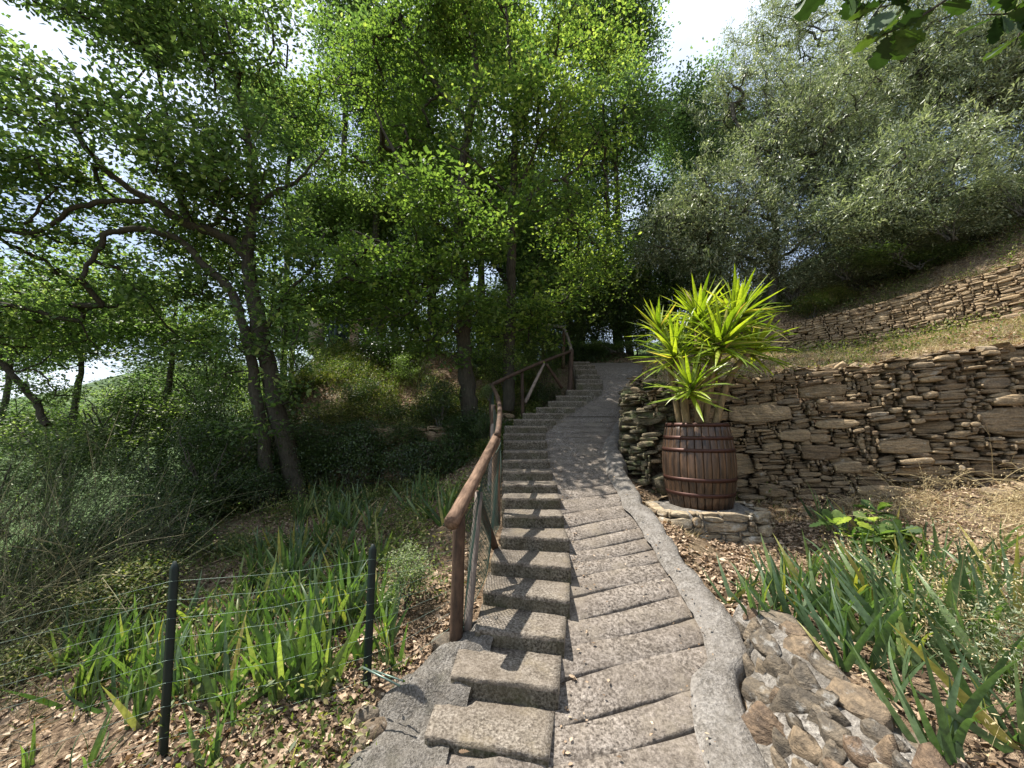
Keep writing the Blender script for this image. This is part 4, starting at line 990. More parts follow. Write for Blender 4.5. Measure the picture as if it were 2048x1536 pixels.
# ------------------------------------------------------------------ leaves on branches
def leaf_cloud(P, D, N, L, W, kind='quad'):
    """triangulated folded leaves. returns V, F"""
    n = len(P); S = np.cross(D, N); S /= (np.linalg.norm(S, axis=1, keepdims=True) + 1e-9); N2 = np.cross(S, D)
    L = L[:, None]; W = W[:, None]
    if kind == 'quad':
        V = np.stack([P, P + D * L * .55 + S * W * .5 + N2 * W * .16, P + D * L, P + D * L * .55 - S * W * .5 + N2 * W * .16], 1).reshape(-1, 3)
        i = np.arange(n)[:, None] * 4; F = np.concatenate([i + [0, 1, 2], i + [0, 2, 3]], 1).reshape(-1, 3); per = 2
    else:   # lobed outline in four quads' worth of triangles
        up = N2 * W
        V = np.stack([P, P + D * L * .3 + S * W * .30 + up * .10, P + D * L * .68 + S * W * .52 + up * .2, P + D * L * .82 + S * W * .22 + up * .05, P + D * L - up * .12,
                      P + D * L * .82 - S * W * .22 + up * .05, P + D * L * .68 - S * W * .52 + up * .2, P + D * L * .3 - S * W * .30 + up * .10], 1).reshape(-1, 3)
        i = np.arange(n)[:, None] * 8; F = np.concatenate([i + [0, 1, 2], i + [0, 2, 3], i + [0, 3, 4], i + [0, 4, 5], i + [0, 5, 6], i + [0, 6, 7]], 1).reshape(-1, 3); per = 6
    return V, F, per
def clusters_in(blobs, dens, seed, gate=.0, freq=.9):
    """blobs (center, radii); dens clusters per m3"""
    r = np.random.default_rng(seed); out = []; keep = []
    for c, rad in blobs:
        vol = 4.19 * rad[0] * rad[1] * rad[2]; n = max(5, int(vol * dens)); u = rvec(n, r) * (r.random(n) ** .42)[:, None]
        u = u * (1 + .22 * (vnoise(u * 2.2 + seed * 3.1, seed)[:, None] - .5) * 2)
        u *= np.where(r.random(n) < .3, r.uniform(1.0, 1.4, n), 1.0)[:, None]
        p = np.array(tuple(c)) + u * np.array(rad); out.append(p); keep.append(np.full(n, max(rad) < .85))
    p = np.concatenate(out); keep = np.concatenate(keep) & (r.random(len(p)) < .8)
    if gate:
        g = fbm(p * freq, seed + 50, 2)
        if gate >= .44: return p[(g > np.quantile(g, .55)) | keep]
        q = p[g > gate]
        p = q if len(q) > .45 * len(p) else p[g > np.median(g) * .97]
    return p
def tree(name, label, cat, base, limbs, blobs, dens, nleaf, ll, lw, mleaf, mbark, seed, kind='quad', cr=.2, gate=.0, group=None, flat=.38, freq=.9, twig=.0045, droop=0.0, up=1.3, tk=9, spray=0.0):
    """limbs: list of (points, r0, r1). one thing with trunk, branches, crown"""
    r = np.random.default_rng(seed); t_ = thing(name, label, cat, base, 0, group)
    T = Tubes(); nodes_ = []; nrad = []
    for pts, r0, r1 in limbs:
        n = max(6, len(pts) * 5); s = spline(pts, n); s[1:-1] += r.normal(0, .012, (n - 2, 3))
        T.add(s, np.linspace(r0, r1, n) * r.uniform(.92, 1.08, n), tk, False, .06)
        nodes_.append(s); nrad.append(np.linspace(r0, r1, n))
    T.build('trunk', mbark, t_)
    C = clusters_in(blobs, dens, seed, gate, freq)
    SK = np.concatenate(nodes_); used = len(SK)
    # order clusters by distance from the skeleton, attach each to the nearest point so far
    d0 = np.min(np.linalg.norm(C[:, None] - SK[None, ::2], axis=2), axis=1); C = C[np.argsort(d0)]
    NP = np.zeros((len(SK) + len(C) * 2, 3)); NP[:used] = SK; par = np.full(len(NP), -1)
    cnt = used; segs = []
    for c in C:
        dd = np.linalg.norm(NP[:cnt] - c, axis=1) + .35 * np.maximum(0, NP[:cnt, 2] - c[2] ) ; k = int(np.argmin(dd)); a = NP[k]
        m_ = (a + c) / 2 + r.normal(0, .05, 3) * np.linalg.norm(c - a) + (0, 0, -.06 * np.linalg.norm(c - a))
        NP[cnt] = m_; par[cnt] = k; NP[cnt + 1] = c; par[cnt + 1] = cnt; cnt += 2
    desc = np.ones(cnt)
    for k in range(cnt - 1, used - 1, -1): desc[par[k]] += desc[k]
    B = Tubes()
    for k in range(used, cnt, 2):
        a, m_, c = NP[par[k]], NP[k], NP[k + 1]; ra = twig * math.sqrt(desc[k] * .5); rc = twig * math.sqrt(desc[k + 1] * .5)
        B.add([a, m_, c], [min(.07, ra), min(.06, (ra + rc) / 2), min(.06, rc)], 4, False)
    V, F = B.data(); tag(part('branches', V, F, mbark, t_, None, True), kind='stuff')
    n = len(C) * nleaf; ci = np.repeat(np.arange(len(C)), nleaf)
    off = r.normal(size=(n, 3)) * cr * np.array([1, 1, flat])
    if spray:
        ax_ = r.normal(size=(len(C), 3)) + (0, 0, .1); ax_ /= np.linalg.norm(ax_, axis=1, keepdims=True); tt_ = r.uniform(-.3, 1, n)[:, None]
        off = off * .35 + ax_[ci] * tt_ * spray + np.array([0, 0, -1.]) * (tt_ ** 2) * spray * .35
    P = C[ci] + off
    D = off / (np.linalg.norm(off, axis=1, keepdims=True) + 1e-6) + r.normal(size=(n, 3)) * .55 + np.array([0, 0, -droop]); D /= np.linalg.norm(D, axis=1, keepdims=True)
    if spray: D = ax_[ci] + r.normal(size=(n, 3)) * .5; D /= np.linalg.norm(D, axis=1, keepdims=True)
    N = r.normal(size=(n, 3)) * .55 + np.array([0, 0, up]); 
    Ls = ll * r.uniform(.45, 1.4, n); Ws = lw * r.uniform(.7, 1.25, n)
    V, F, per = leaf_cloud(P, D, N, Ls, Ws, kind)
    tint = np.clip(.45 + r.normal(0, .16, len(C))[ci] + r.normal(0, .16, n), 0.01, .985)
    tag(part('crown', V, F, mleaf, t_, np.repeat(tint, per)))
    return t_, n * per
TOT = 0
def A(px, py, Y): return at(px, py, Y)
# left oak, twin trunk
t_, k = tree('oak_tree', 'large dark oak with twin leaning trunks on the left', 'oak tree', tuple(A(585, 1010, 6.6)),
  [([A(600, 1020, 6.6), A(575, 900, 6.6), A(545, 770, 6.7), A(518, 650, 6.8), A(502, 568, 6.8), A(495, 510, 6.9), A(500, 460, 6.9), A(507, 417, 7.0), A(500, 300, 7.2), A(470, 150, 7.4)], .17, .05),
   ([A(553, 1030, 6.4), A(532, 944, 6.4), A(522, 842, 6.5), A(492, 671, 6.6), A(461, 585, 6.6), A(410, 531, 6.6), A(342, 472, 6.5), A(230, 460, 6.3), A(190, 507, 6.2), A(160, 560, 6.1)], .11, .03),
   ([A(495, 515, 6.9), A(458, 478, 6.8), A(376, 448, 6.6), A(300, 400, 6.4), A(200, 330, 6.2), A(110, 200, 6.2)], .11, .03),
   ([A(507, 417, 7.0), A(547, 386, 7.1), A(598, 359, 7.2), A(650, 300, 7.4)], .06, .02),
   ([A(300, 400, 6.4), A(170, 410, 6.1), A(60, 470, 6.0), A(-60, 430, 5.8)], .05, .02),
   ([A(525, 680, 6.8), A(570, 590, 7.0), A(620, 540, 7.2), A(650, 460, 7.3)], .05, .015),
   ([A(376, 448, 6.6), A(350, 355, 6.7), A(330, 220, 6.9), A(300, 60, 7.2)], .07, .02)],
  [(A(120, 90, 6.6), (2.3, 1.5, 1.7)), (A(400, 70, 7.2), (2.3, 1.6, 1.7)), (A(250, 330, 6.2), (2.1, 1.4, 1.1)), (A(480, 330, 7.0), (1.4, 1.3, 1.2)), (A(-40, 350, 6.0), (1.3, 1.3, 1.5)),
   (A(100, 520, 6.6), (1.3, 1.0, .6)), (A(330, 590, 7.0), (1.3, 1.0, .6)), (A(590, 520, 7.0), (.7, .8, .8)), (A(470, 740, 7.0), (.9, .7, .7)),
   (A(190, 610, 7.6), (1.2, .9, .42)), (A(400, 670, 7.6), (1.2, .9, .55)), (A(30, 560, 7.2), (1.0, .8, .4)), (A(490, 590, 7.2), (.8, .7, .7)), (A(560, 690, 7.0), (.6, .6, .5)), (A(440, 500, 7.6), (1.2, .8, .6)), (A(565, 600, 7.9), (1.2, .8, .5)), (A(480, 520, 8.2), (1.3, .9, .6)), (A(415, 600, 6.3), (1.1, .8, .4)), (A(200, 180, 7.6), (1.6, 1.0, .9)), (A(525, 640, 6.2), (.5, .3, .35)), (A(580, 810, 6.3), (.4, .3, .25)), (A(470, 690, 6.2), (.6, .4, .3)), (A(565, 740, 6.0), (.4, .3, .25)), (A(530, 600, 6.0), (.6, .35, .35)), (A(600, 690, 6.3), (.5, .3, .3)), (A(60, 620, 6.6), (.8, .6, .3)), (A(420, 720, 6.4), (.6, .4, .3)), (A(180, 700, 7.2), (.8, .5, .3)), (A(500, 850, 6.0), (.35, .3, .2)), (A(120, 640, 7.0), (1.1, .7, .35)), (A(300, 700, 7.6), (1.1, .7, .4)), (A(250, 560, 7.4), (1.2, .8, .5)), (A(330, 480, 7.6), (1.2, .8, .6))],
  34, 28, .10, .066, M['oak'], M['bark'], 11, cr=.17, gate=.45, freq=.9); TOT += k
# centre oak (thick trunk)
t_, k = tree('oak_tree', 'oak with the thickest upright trunk just left of the stairs', 'oak tree', tuple(A(940, 850, 7.6)),
  [([A(945, 860, 7.6), A(935, 780, 7.6), A(928, 690, 7.6), A(925, 560, 7.6), A(918, 440, 7.6), A(930, 300, 7.8), A(950, 120, 8.0), A(920, -20, 8.2)], .19, .06),
   ([A(918, 480, 7.6), A(860, 430, 7.3), A(800, 330, 7.2), A(750, 220, 7.2)], .06, .02), ([A(925, 540, 7.6), A(850, 560, 7.2), A(790, 500, 7.0), A(700, 460, 6.8)], .05, .02),
   ([A(920, 440, 7.6), A(960, 400, 7.0), A(930, 370, 6.4)], .04, .015), ([A(940, 250, 7.9), A(860, 150, 7.9), A(800, 40, 7.9)], .06, .02)],
  [(A(740, 240, 8.4), (1.6, 1.1, 1.6)), (A(700, 480, 8.0), (1.2, .8, .8)), (A(870, 400, 6.6), (1.1, .8, .55)), (A(935, 600, 6.8), (.7, .6, .45)), (A(850, 60, 8), (1.9, 1.4, 1.3)), (A(800, 640, 7.8), (1.0, .7, .5)), (A(980, 520, 7.2), (.9, .6, .6)), (A(600, 420, 7.6), (.9, .8, .8)), (A(690, 610, 7.4), (.8, .6, .5)), (A(830, 560, 6.8), (.8, .6, .5)), (A(840, 680, 7.4), (.7, .5, .35)), (A(950, 460, 6.3), (.7, .5, .3)), (A(900, 520, 6.5), (.6, .4, .35)), (A(1000, 420, 6.7), (.6, .4, .35)), (A(750, 520, 6.7), (.7, .5, .4)), (A(1110, 390, 7.1), (.7, .5, .4)), (A(620, 620, 7.2), (.6, .5, .4)), (A(940, 710, 7.1), (.4, .25, .35)), (A(880, 630, 7.0), (.6, .4, .4)), (A(700, 560, 7.2), (.7, .5, .45)), (A(780, 640, 7.3), (.7, .5, .4))],
  46, 24, .095, .066, M['oak_lit'], M['bark'], 12, 'lobed', cr=.14, gate=.47, freq=1.1); TOT += k
t_, k = tree('oak_tree', 'slender oak with a straight thin trunk beside the handrail bend', 'oak tree', tuple(A(1015, 800, 8.0)),
  [([A(1016, 820, 8.0), A(1018, 700, 8.0), A(1022, 560, 8.0), A(1024, 420, 7.9), A(1029, 307, 7.8), A(1031, 205, 7.8), A(1022, 130, 7.9), A(1009, -10, 8.2)], .13, .03),
   ([A(1024, 420, 7.9), A(1090, 370, 7.8), A(1150, 340, 7.8), A(1200, 260, 8.0)], .05, .015), ([A(1024, 410, 7.9), A(1070, 300, 7.6), A(1110, 180, 7.6)], .045, .015),
   ([A(1024, 400, 7.9), A(960, 330, 7.4), A(900, 290, 7.2)], .035, .012), ([A(1030, 230, 7.8), A(1100, 130, 8), A(1180, 60, 8.2)], .035, .012)],
  [(A(1050, 240, 7.5), (1.5, 1.0, 1.2)), (A(1120, 450, 7.9), (1.2, .9, .8)), (A(1110, 60, 8.3), (1.9, 1.3, 1.2)), (A(1040, 600, 8), (.9, .7, .6)), (A(1190, 260, 8.4), (1.0, .9, .9)), (A(980, 90, 8.2), (1.2, 1, 1)), (A(1110, 620, 8.8), (.9, .7, .5)), (A(970, 680, 8.2), (.6, .5, .35)), (A(1200, 420, 9.0), (1.1, .9, .8)), (A(1060, 540, 7.5), (.9, .6, .45)), (A(1120, 550, 8.2), (1.0, .7, .5)), (A(1050, 680, 8.6), (.8, .6, .4)), (A(1190, 540, 9.4), (1.0, .7, .7)), (A(1015, 640, 7.5), (.5, .3, .4)), (A(1035, 750, 7.8), (.35, .25, .25)), (A(1080, 620, 8.0), (.7, .5, .45)), (A(1150, 470, 8.6), (.8, .6, .6))],
  40, 24, .095, .066, M['oak_lit'], M['bark'], 13, cr=.14, gate=.47, freq=1.1); TOT += k
print('tris', TOT)
# small leaning tree at the far left edge
t_, k = tree('oak_tree', 'small dark tree with a bare trunk leaning left at the far left edge', 'tree', tuple(A(85, 835, 6.8)),
  [([A(95, 850, 6.8), A(60, 790, 6.8), A(20, 745, 6.7), A(-40, 690, 6.6)], .055, .04), ([A(20, 745, 6.7), A(70, 740, 6.8), A(110, 780, 6.9)], .02, .01)],
  [(A(60, 690, 7.2), (1.0, .8, .22)), (A(90, 780, 7.0), (.6, .6, .25)), (A(-40, 640, 6.6), (.9, .8, .4))], 70, 36, .06, .04, M['oak'], M['bark'], 14, cr=.15, gate=.35); TOT += k
# plants that share their meshes: built once at the origin, then placed as things with their own parts
def strip_proto(root):
    r = [(c.name.split('.')[0], c.data, c.location.copy()) for c in root.children]
    for c in list(root.children): bpy.data.objects.remove(c)
    bpy.data.objects.remove(root); return r
def place(proto, name, label, cat, loc, scale, rz, mats, group=None):
    t_ = thing(name, label, cat, loc, rz, group); t_.scale = scale if hasattr(scale, '__len__') else (scale,) * 3
    for nm, me, lc in proto:
        o = link(nm, me, t_, lc); m_ = mats.get(nm)
        if m_ is not None: o.material_slots[0].link = 'OBJECT'; o.material_slots[0].material = m_
    return t_
def proto_oak(seed, h=3.6):
    global TOT
    r = np.random.default_rng(seed); c = Vector((0, 0, h))
    limbs = [([Vector((0, 0, -.3)), Vector((r.uniform(-.15, .15), 0, h * .5)), c, c + Vector((.1, 0, 1.2))], .10, .03)]
    for q in range(6):
        a = q * 1.05 + r.uniform(-.3, .3); limbs.append(([Vector((0, 0, h * r.uniform(.55, .85))), c + Vector((math.cos(a) * .8, math.sin(a) * .8, r.uniform(-.5, .2))), c + Vector((math.cos(a) * 1.7, math.sin(a) * 1.5, r.uniform(-.5, .9)))], .06, .015))
    blobs = [(c, (1.7, 1.5, 1.3))]
    for q in range(7):
        a = q * .9 + r.uniform(0, .5); blobs.append((c + Vector((math.cos(a) * 1.3, math.sin(a) * 1.1, r.uniform(-1.1, 1.1))), (r.uniform(.7, 1.1),) * 3))
    root, k = tree('t', '', 't', (0, 0, 0), limbs, blobs, 24, 30, .10, .068, M['oak_far'], M['bark_grey'], seed, cr=.23, gate=.40, freq=.7); TOT += k
    return strip_proto(root)
PO = [proto_oak(201), proto_oak(202), proto_oak(203)]
bg_trees = [('pale green oak behind the centre with its grey trunk leaning between the two nearer oaks', 760, 190, 11.5, 1.0, 0, 'oak_far'), ('blue green oak rising behind the top of the path', 1230, 260, 13, 1.15, 1, 'oak_far'),
            ('tall background oak left of the bright gap of sky', 1200, 60, 13.5, 1.05, 2, 'oak_far'), ('rounded background oak just below the bright gap of sky', 1400, 290, 15, 1.15, 0, 'oak_far'),
            ('background oak behind the gate between the left and centre trees', 640, 430, 12.5, .75, 1, 'oak_far'), ('low bushy oak behind the upper handrail', 1130, 560, 12.5, .9, 2, 'oak'), ('low background oak behind the thick trunk', 860, 520, 12.5, .95, 0, 'oak_far'),
            ('leafy background oak above the yucca', 1320, 430, 13.5, 1.0, 1, 'oak'), ('low yellow green oak directly behind the pinkish post', 735, 575, 13, .7, 2, 'oak_lit'), ('background oak behind the slender trunk', 1010, 480, 13, 1.1, 0, 'oak_far'),
            ('background oak filling the gap above the upper handrail', 1040, 640, 12.3, .75, 1, 'oak'), ('high background oak between the two centre trunks at the top of the picture', 960, 90, 14, 1.2, 2, 'oak_far'),
            ('high background oak left of centre at the top of the picture', 700, 20, 12.5, 1.0, 1, 'oak_far'), ('dark background oak at the left of the yucca heads', 1240, 600, 12.8, .85, 0, 'oak'),
            ('broad background oak behind the right half of the slender oak', 1130, 380, 14, 1.2, 1, 'oak_far'), ('background oak behind the left shoulder of the thick trunked oak', 870, 330, 13.5, 1.15, 2, 'oak_far'),
            ('small background oak in the gap left of the thick trunk', 790, 440, 12.2, .85, 0, 'oak'), ('yellow green background oak left of the gate at bank level', 590, 590, 12.6, .6, 1, 'oak_lit'), ('background oak filling behind the distant handrail', 760, 570, 12.0, .7, 2, 'oak_far'),
 ('dense background oak between the thick and slender trunks', 960, 400, 12.2, .9, 0, 'oak'), ('background oak right behind the slender trunk at mid height', 1090, 470, 12.0, .85, 1, 'oak_far'), ('background oak over the gate at mid height', 680, 430, 12.4, .85, 2, 'oak'),
 ('high pale background oak over the left edge of the centre trees', 590, 250, 13.2, 1.0, 0, 'oak_far'),
 ('slight young oak screening the sky left of the twin trunks', 350, 630, 9.8, .8, 1, 'oak'), ('slight young oak above the small leaning tree', 170, 630, 9.8, .8, 2, 'oak_far'), ('young oak at the far left skyline', 20, 650, 10, .8, 0, 'oak'),
 ('pale distant oak beyond the valley edge left of the twin trunks', 330, 790, 17, .9, 0, 'oak_far'), ('pale distant oak beyond the valley near the left edge', 110, 860, 18, .8, 2, 'oak_far'), ('olive green distant oak right of the twin trunks', 590, 640, 15, .8, 1, 'oak_far')]
for k_, (lb, px, py, Y, s_, pi, mt) in enumerate(bg_trees):
    c = A(px, py, Y); g_ = gz(c.x, c.y) - .1; top_ = c.z - 3.6 * s_
    t_ = thing('oak_tree', lb, 'oak tree', (c.x, c.y, min(g_, top_)), 0)
    for nm, me, lc in PO[pi]:
        o = link(nm, me, t_, (0, 0, top_ - t_.location.z), (0, 0, 1.3 * k_), (s_,) * 3); o.location = Vector((0, 0, top_ - t_.location.z)) + Matrix.Rotation(1.3 * k_, 3, 'Z') @ (lc * s_)
        if nm == 'crown': o.material_slots[0].link = 'OBJECT'; o.material_slots[0].material = M[mt]
    if top_ - g_ > .1:
        T = Tubes(); T.add(spline([(c.x + .3, c.y, g_), (c.x + .1, c.y, (g_ + top_) / 2), (c.x, c.y, top_ + .3 * s_)], 8), np.linspace(.12 * s_, .09 * s_, 8), 9, False, .05); T.build('lower_trunk', M['bark_grey'], t_)
# olives
def olive(label, limbs, blobs, seed, base, dens=20, gate=.34):
    return tree('olive_tree', label, 'olive tree', tuple(base), limbs, blobs, dens, 40, .105, .026, M['olive'], M['bark_grey'], seed, cr=.2, gate=gate, flat=.8, freq=.9, twig=.005, droop=.05, up=.5, spray=.42)
t_, k = olive('olive tree with a bent grey trunk rising behind the yucca', [([A(1543, 610, 9.6), A(1550, 520, 9.6), A(1552, 450, 9.6), A(1538, 380, 9.6), A(1515, 310, 9.6), A(1470, 240, 9.8)], .11, .03),
   ([A(1552, 450, 9.6), A(1590, 400, 9.4), A(1640, 330, 9.2)], .06, .02), ([A(1552, 440, 9.6), A(1480, 420, 9.5), A(1400, 400, 9.6)], .05, .02)],
   [(A(1470, 420, 9.8), (2.1, 1.4, 1.5)), (A(1610, 270, 9.8), (2.2, 1.6, 1.7)), (A(1350, 470, 10.4), (1.4, 1.1, 1.0)), (A(1640, 470, 9.2), (1.6, 1.0, .9)), (A(1480, 200, 10.4), (1.4, 1.2, 1.0)), (A(1500, 520, 9.8), (1.6, .9, .7)), (A(1700, 380, 9.6), (1.5, 1.1, 1.0))], 31, A(1543, 610, 9.6), 38); TOT += k
t_, k = olive('large silvery olive tree with a dark trunk at the upper right edge', [([A(1985, 440, 8.6), A(1965, 330, 8.7), A(1960, 230, 8.8), A(2010, 140, 8.8), A(2060, 60, 9)], .17, .06),
   ([A(1965, 300, 8.7), A(1880, 320, 8.3), A(1800, 360, 8.0)], .06, .02), ([A(1960, 250, 8.8), A(1880, 180, 8.8), A(1800, 120, 8.8)], .07, .02)],
   [(A(1860, 330, 8.0), (1.8, 1.1, 1.0)), (A(1990, 160, 8.6), (2.2, 1.5, 1.6)), (A(1790, 420, 8.0), (1.4, .9, .6)), (A(2110, 300, 8.0), (1.2, 1.0, .8)), (A(1830, 80, 9.2), (2.0, 1.5, 1.5)), (A(1680, 470, 8.8), (1.4, .8, .55)), (A(1960, 420, 7.8), (1.2, .8, .5)), (A(2120, 60, 8.6), (1.6, 1.3, 1.4))], 32, A(1985, 440, 8.6), 42); TOT += k
t_, k = olive('hazy olive tree farther up the slope between the two nearer olives', [([A(1760, 420, 12.5), A(1755, 300, 12.5), A(1730, 180, 12.5), A(1700, 80, 12.5)], .14, .05)],
   [(A(1730, 200, 12.5), (2.8, 2.0, 2.2)), (A(1620, 120, 13), (2.2, 1.6, 1.6)), (A(1880, 240, 12), (2.0, 1.6, 1.8)), (A(1800, 380, 12), (2.4, 1.5, 1.4)), (A(1600, 330, 12.5), (2.2, 1.5, 1.6)), (A(1500, 90, 13.5), (1.3, 1.1, 1.0)), (A(1640, 50, 12), (1.9, 1.2, 1.3)), (A(1560, 20, 12.5), (1.2, 1.0, 1.0))], 33, A(1760, 420, 12.5), 16); TOT += k
print('tris', TOT)

# ------------------------------------------------------------------ shrubs
def shrub(name, label, cat, c, rad, dens, nleaf, ll, lw, mat, seed, group=None, cr=.14, gate=.38, stems=7, freq=1.2, lobes=4):
    c = Vector(c); r = np.random.default_rng(seed); g = Vector((c.x, c.y, max(gz(c.x, c.y) if abs(c.x) < 14 else -30, c.z - rad[2] * 1.6)))
    limbs = []
    for q in range(stems):
        a = r.uniform(0, 6.28); tip = c + Vector((math.cos(a) * rad[0] * .5, math.sin(a) * rad[1] * .5, r.uniform(0, .6) * rad[2]))
        limbs.append(([g + Vector((r.normal(0, .06), r.normal(0, .06), -.05)), g.lerp(tip, .5) + Vector((r.normal(0, .05), r.normal(0, .05), 0)), tip], .018 + .01 * rad[2], .006))
    blobs = [(c, rad)]
    for q in range(lobes):
        blobs.append((c + Vector((r.uniform(-.7, .7) * rad[0], r.uniform(-.4, .4) * rad[1], r.uniform(-.4, .7) * rad[2])), tuple(v * r.uniform(.35, .55) for v in rad)))
    return tree(name, label, cat, tuple(g), limbs, blobs, dens, nleaf, ll, lw, mat, M['bark_grey'], seed, cr=cr, gate=gate, group=group, freq=freq, tk=5, twig=.003)
sh = [ # label, px,py,Y, radii, mat
 ('pale flowering hedge shrub beneath the small leaning tree', 130, 880, 7.5, (1.5, 1.0, .9), 'hedge', .06, .034),
 ('light green hedge shrub behind the broom bush', 270, 850, 8.0, (1.4, 1.0, .9), 'hedge', .06, .034),
 ('yellow green shrub at the left edge below the leaning trunk', -30, 850, 8.5, (1.3, 1.0, .8), 'hedge', .06, .034),
 ('dark evergreen shrub against the foot of the left oak', 450, 900, 7.4, (1.1, .8, .9), 'ever', .055, .03),
 ('darkest undergrowth shrub between hedge and left oak', 360, 960, 6.8, (.9, .7, .7), 'ever', .055, .03),
 ('tall leafy shrub beyond the valley edge at left', 230, 840, 11, (2.4, 1.3, .8), 'oak_far', .09, .055),
 ('broad leafy shrub beyond the left oak trunks', 430, 740, 11, (1.9, 1.2, .9), 'hedge', .09, .055),
 ('shrub with small pale leaves behind the first green stake', 260, 1170, 3.6, (.45, .35, .35), 'weed', .03, .016),
 ('low evergreen shrub right of the broom bush', 290, 1080, 4.6, (.7, .5, .5), 'ever', .04, .022),
 ('leafy shrub in front of the plastered gate pillar', 600, 720, 9.0, (.8, .6, .6), 'hedge', .05, .03),
 ('evergreen bush right of the gate behind the long handrail', 780, 700, 10, (.9, .7, .7), 'ever', .06, .035),
 ('dark bush behind the top of the steps', 1100, 690, 10.8, (.7, .6, .6), 'ever', .06, .035),
 ('bush plugging the gap at the head of the path left of the yucca', 1275, 672, 11.7, (.8, .5, .6), 'ever', .08, .045),
 ('dark evergreen bush closing the top of the path', 1190, 610, 12.2, (1.5, .9, 1.2), 'ever', .08, .045),
 ('dark evergreen bush behind the left heads of the yucca', 1320, 590, 12.0, (1.5, .9, 1.3), 'ever', .08, .045),
 ('bush below the bent olive trunk', 1430, 560, 11.2, (1.3, .9, 1.0), 'olive', .09, .02),
 ('low bright ground shrub at the head of the path', 1230, 690, 11.0, (.9, .4, .2), 'hedge', .05, .03),
 ('leafy shrub crowding the thick oak trunk below the handrail', 880, 790, 7.4, (.5, .4, .5), 'ever', .05, .03),
 ('small leafed shrub in the dark angle of the handrails', 1000, 860, 7.6, (.35, .35, .35), 'ever', .045, .026),
 ('shrub under the cross braced handrail', 1085, 790, 8.6, (.5, .4, .35), 'ever', .045, .026),
 ('dark shrub on the bank left of the thick oak', 700, 790, 8.4, (.8, .5, .45), 'ever', .05, .028),
 ('weedy shrub spilling over the shaded stone wall', 780, 860, 7.5, (.9, .35, .35), 'weed', .045, .022),
 ('sunlit weedy shrub on the bank beneath the gate', 640, 760, 8.8, (.7, .5, .35), 'weed', .045, .022),
 ('silvery green bush beside the first post of the handrail', 815, 1140, 3.35, (.3, .24, .24), 'hedge', .036, .011),
 ('green shrub below the upper wall at the right', 1985, 610, 7.0, (.6, .3, .2), 'weed', .04, .02),
 ('creeping weeds above the left end of the upper wall', 1660, 600, 9.3, (.8, .5, .3), 'weed', .04, .022),
 ('low olive suckers on the slope above the upper wall', 1830, 510, 8.2, (1.2, .6, .3), 'hedge', .05, .022),
 ('green ivy tuft draped on the rounded corner of the tall wall', 1310, 775, 6.1, (.3, .35, .12), 'ever', .03, .02),
 ('pale sprig of leaves catching sun beside the dark hollow', 470, 1090, 4.9, (.22, .2, .16), 'hedge', .04, .018),
]
def proto_shrub(seed, rad, dens, nleaf, ll, lw, cr):
    global TOT
    r = np.random.default_rng(seed); c = Vector((0, 0, rad * .9)); limbs = []
    for q in range(8):
        a = r.uniform(0, 6.28); tip = c + Vector((math.cos(a) * rad * .6, math.sin(a) * rad * .6, r.uniform(-.1, .6) * rad))
        limbs.append(([Vector((r.normal(0, .06) * rad, r.normal(0, .06) * rad, -.1)), tip * .5 + Vector((r.normal(0, .05), r.normal(0, .05), 0)), tip], .02 * rad + .003, .008 * rad))
    blobs = [(c, (rad * .85, rad * .85, rad * .8))] + [(c + Vector((math.cos(q * .9) * rad * .7, math.sin(q * .9) * rad * .7, r.uniform(-.6, .55) * rad)), (rad * r.uniform(.35, .5),) * 3) for q in range(7)]
    root, k = tree('t', '', 't', (0, 0, 0), limbs, blobs, dens, nleaf, ll, lw, M['ever'], M['bark_grey'], seed, cr=cr, gate=.36, freq=1.1 / rad, tk=5, twig=.003 * max(.5, rad)); TOT += k
    return strip_proto(root)
PB_ = [proto_shrub(211, 1.0, 75, 40, .06, .034, .15), proto_shrub(212, 1.0, 75, 40, .055, .03, .15)]
PS_ = [proto_shrub(213, .4, 650, 26, .034, .017, .06), proto_shrub(214, .4, 650, 26, .036, .013, .06)]
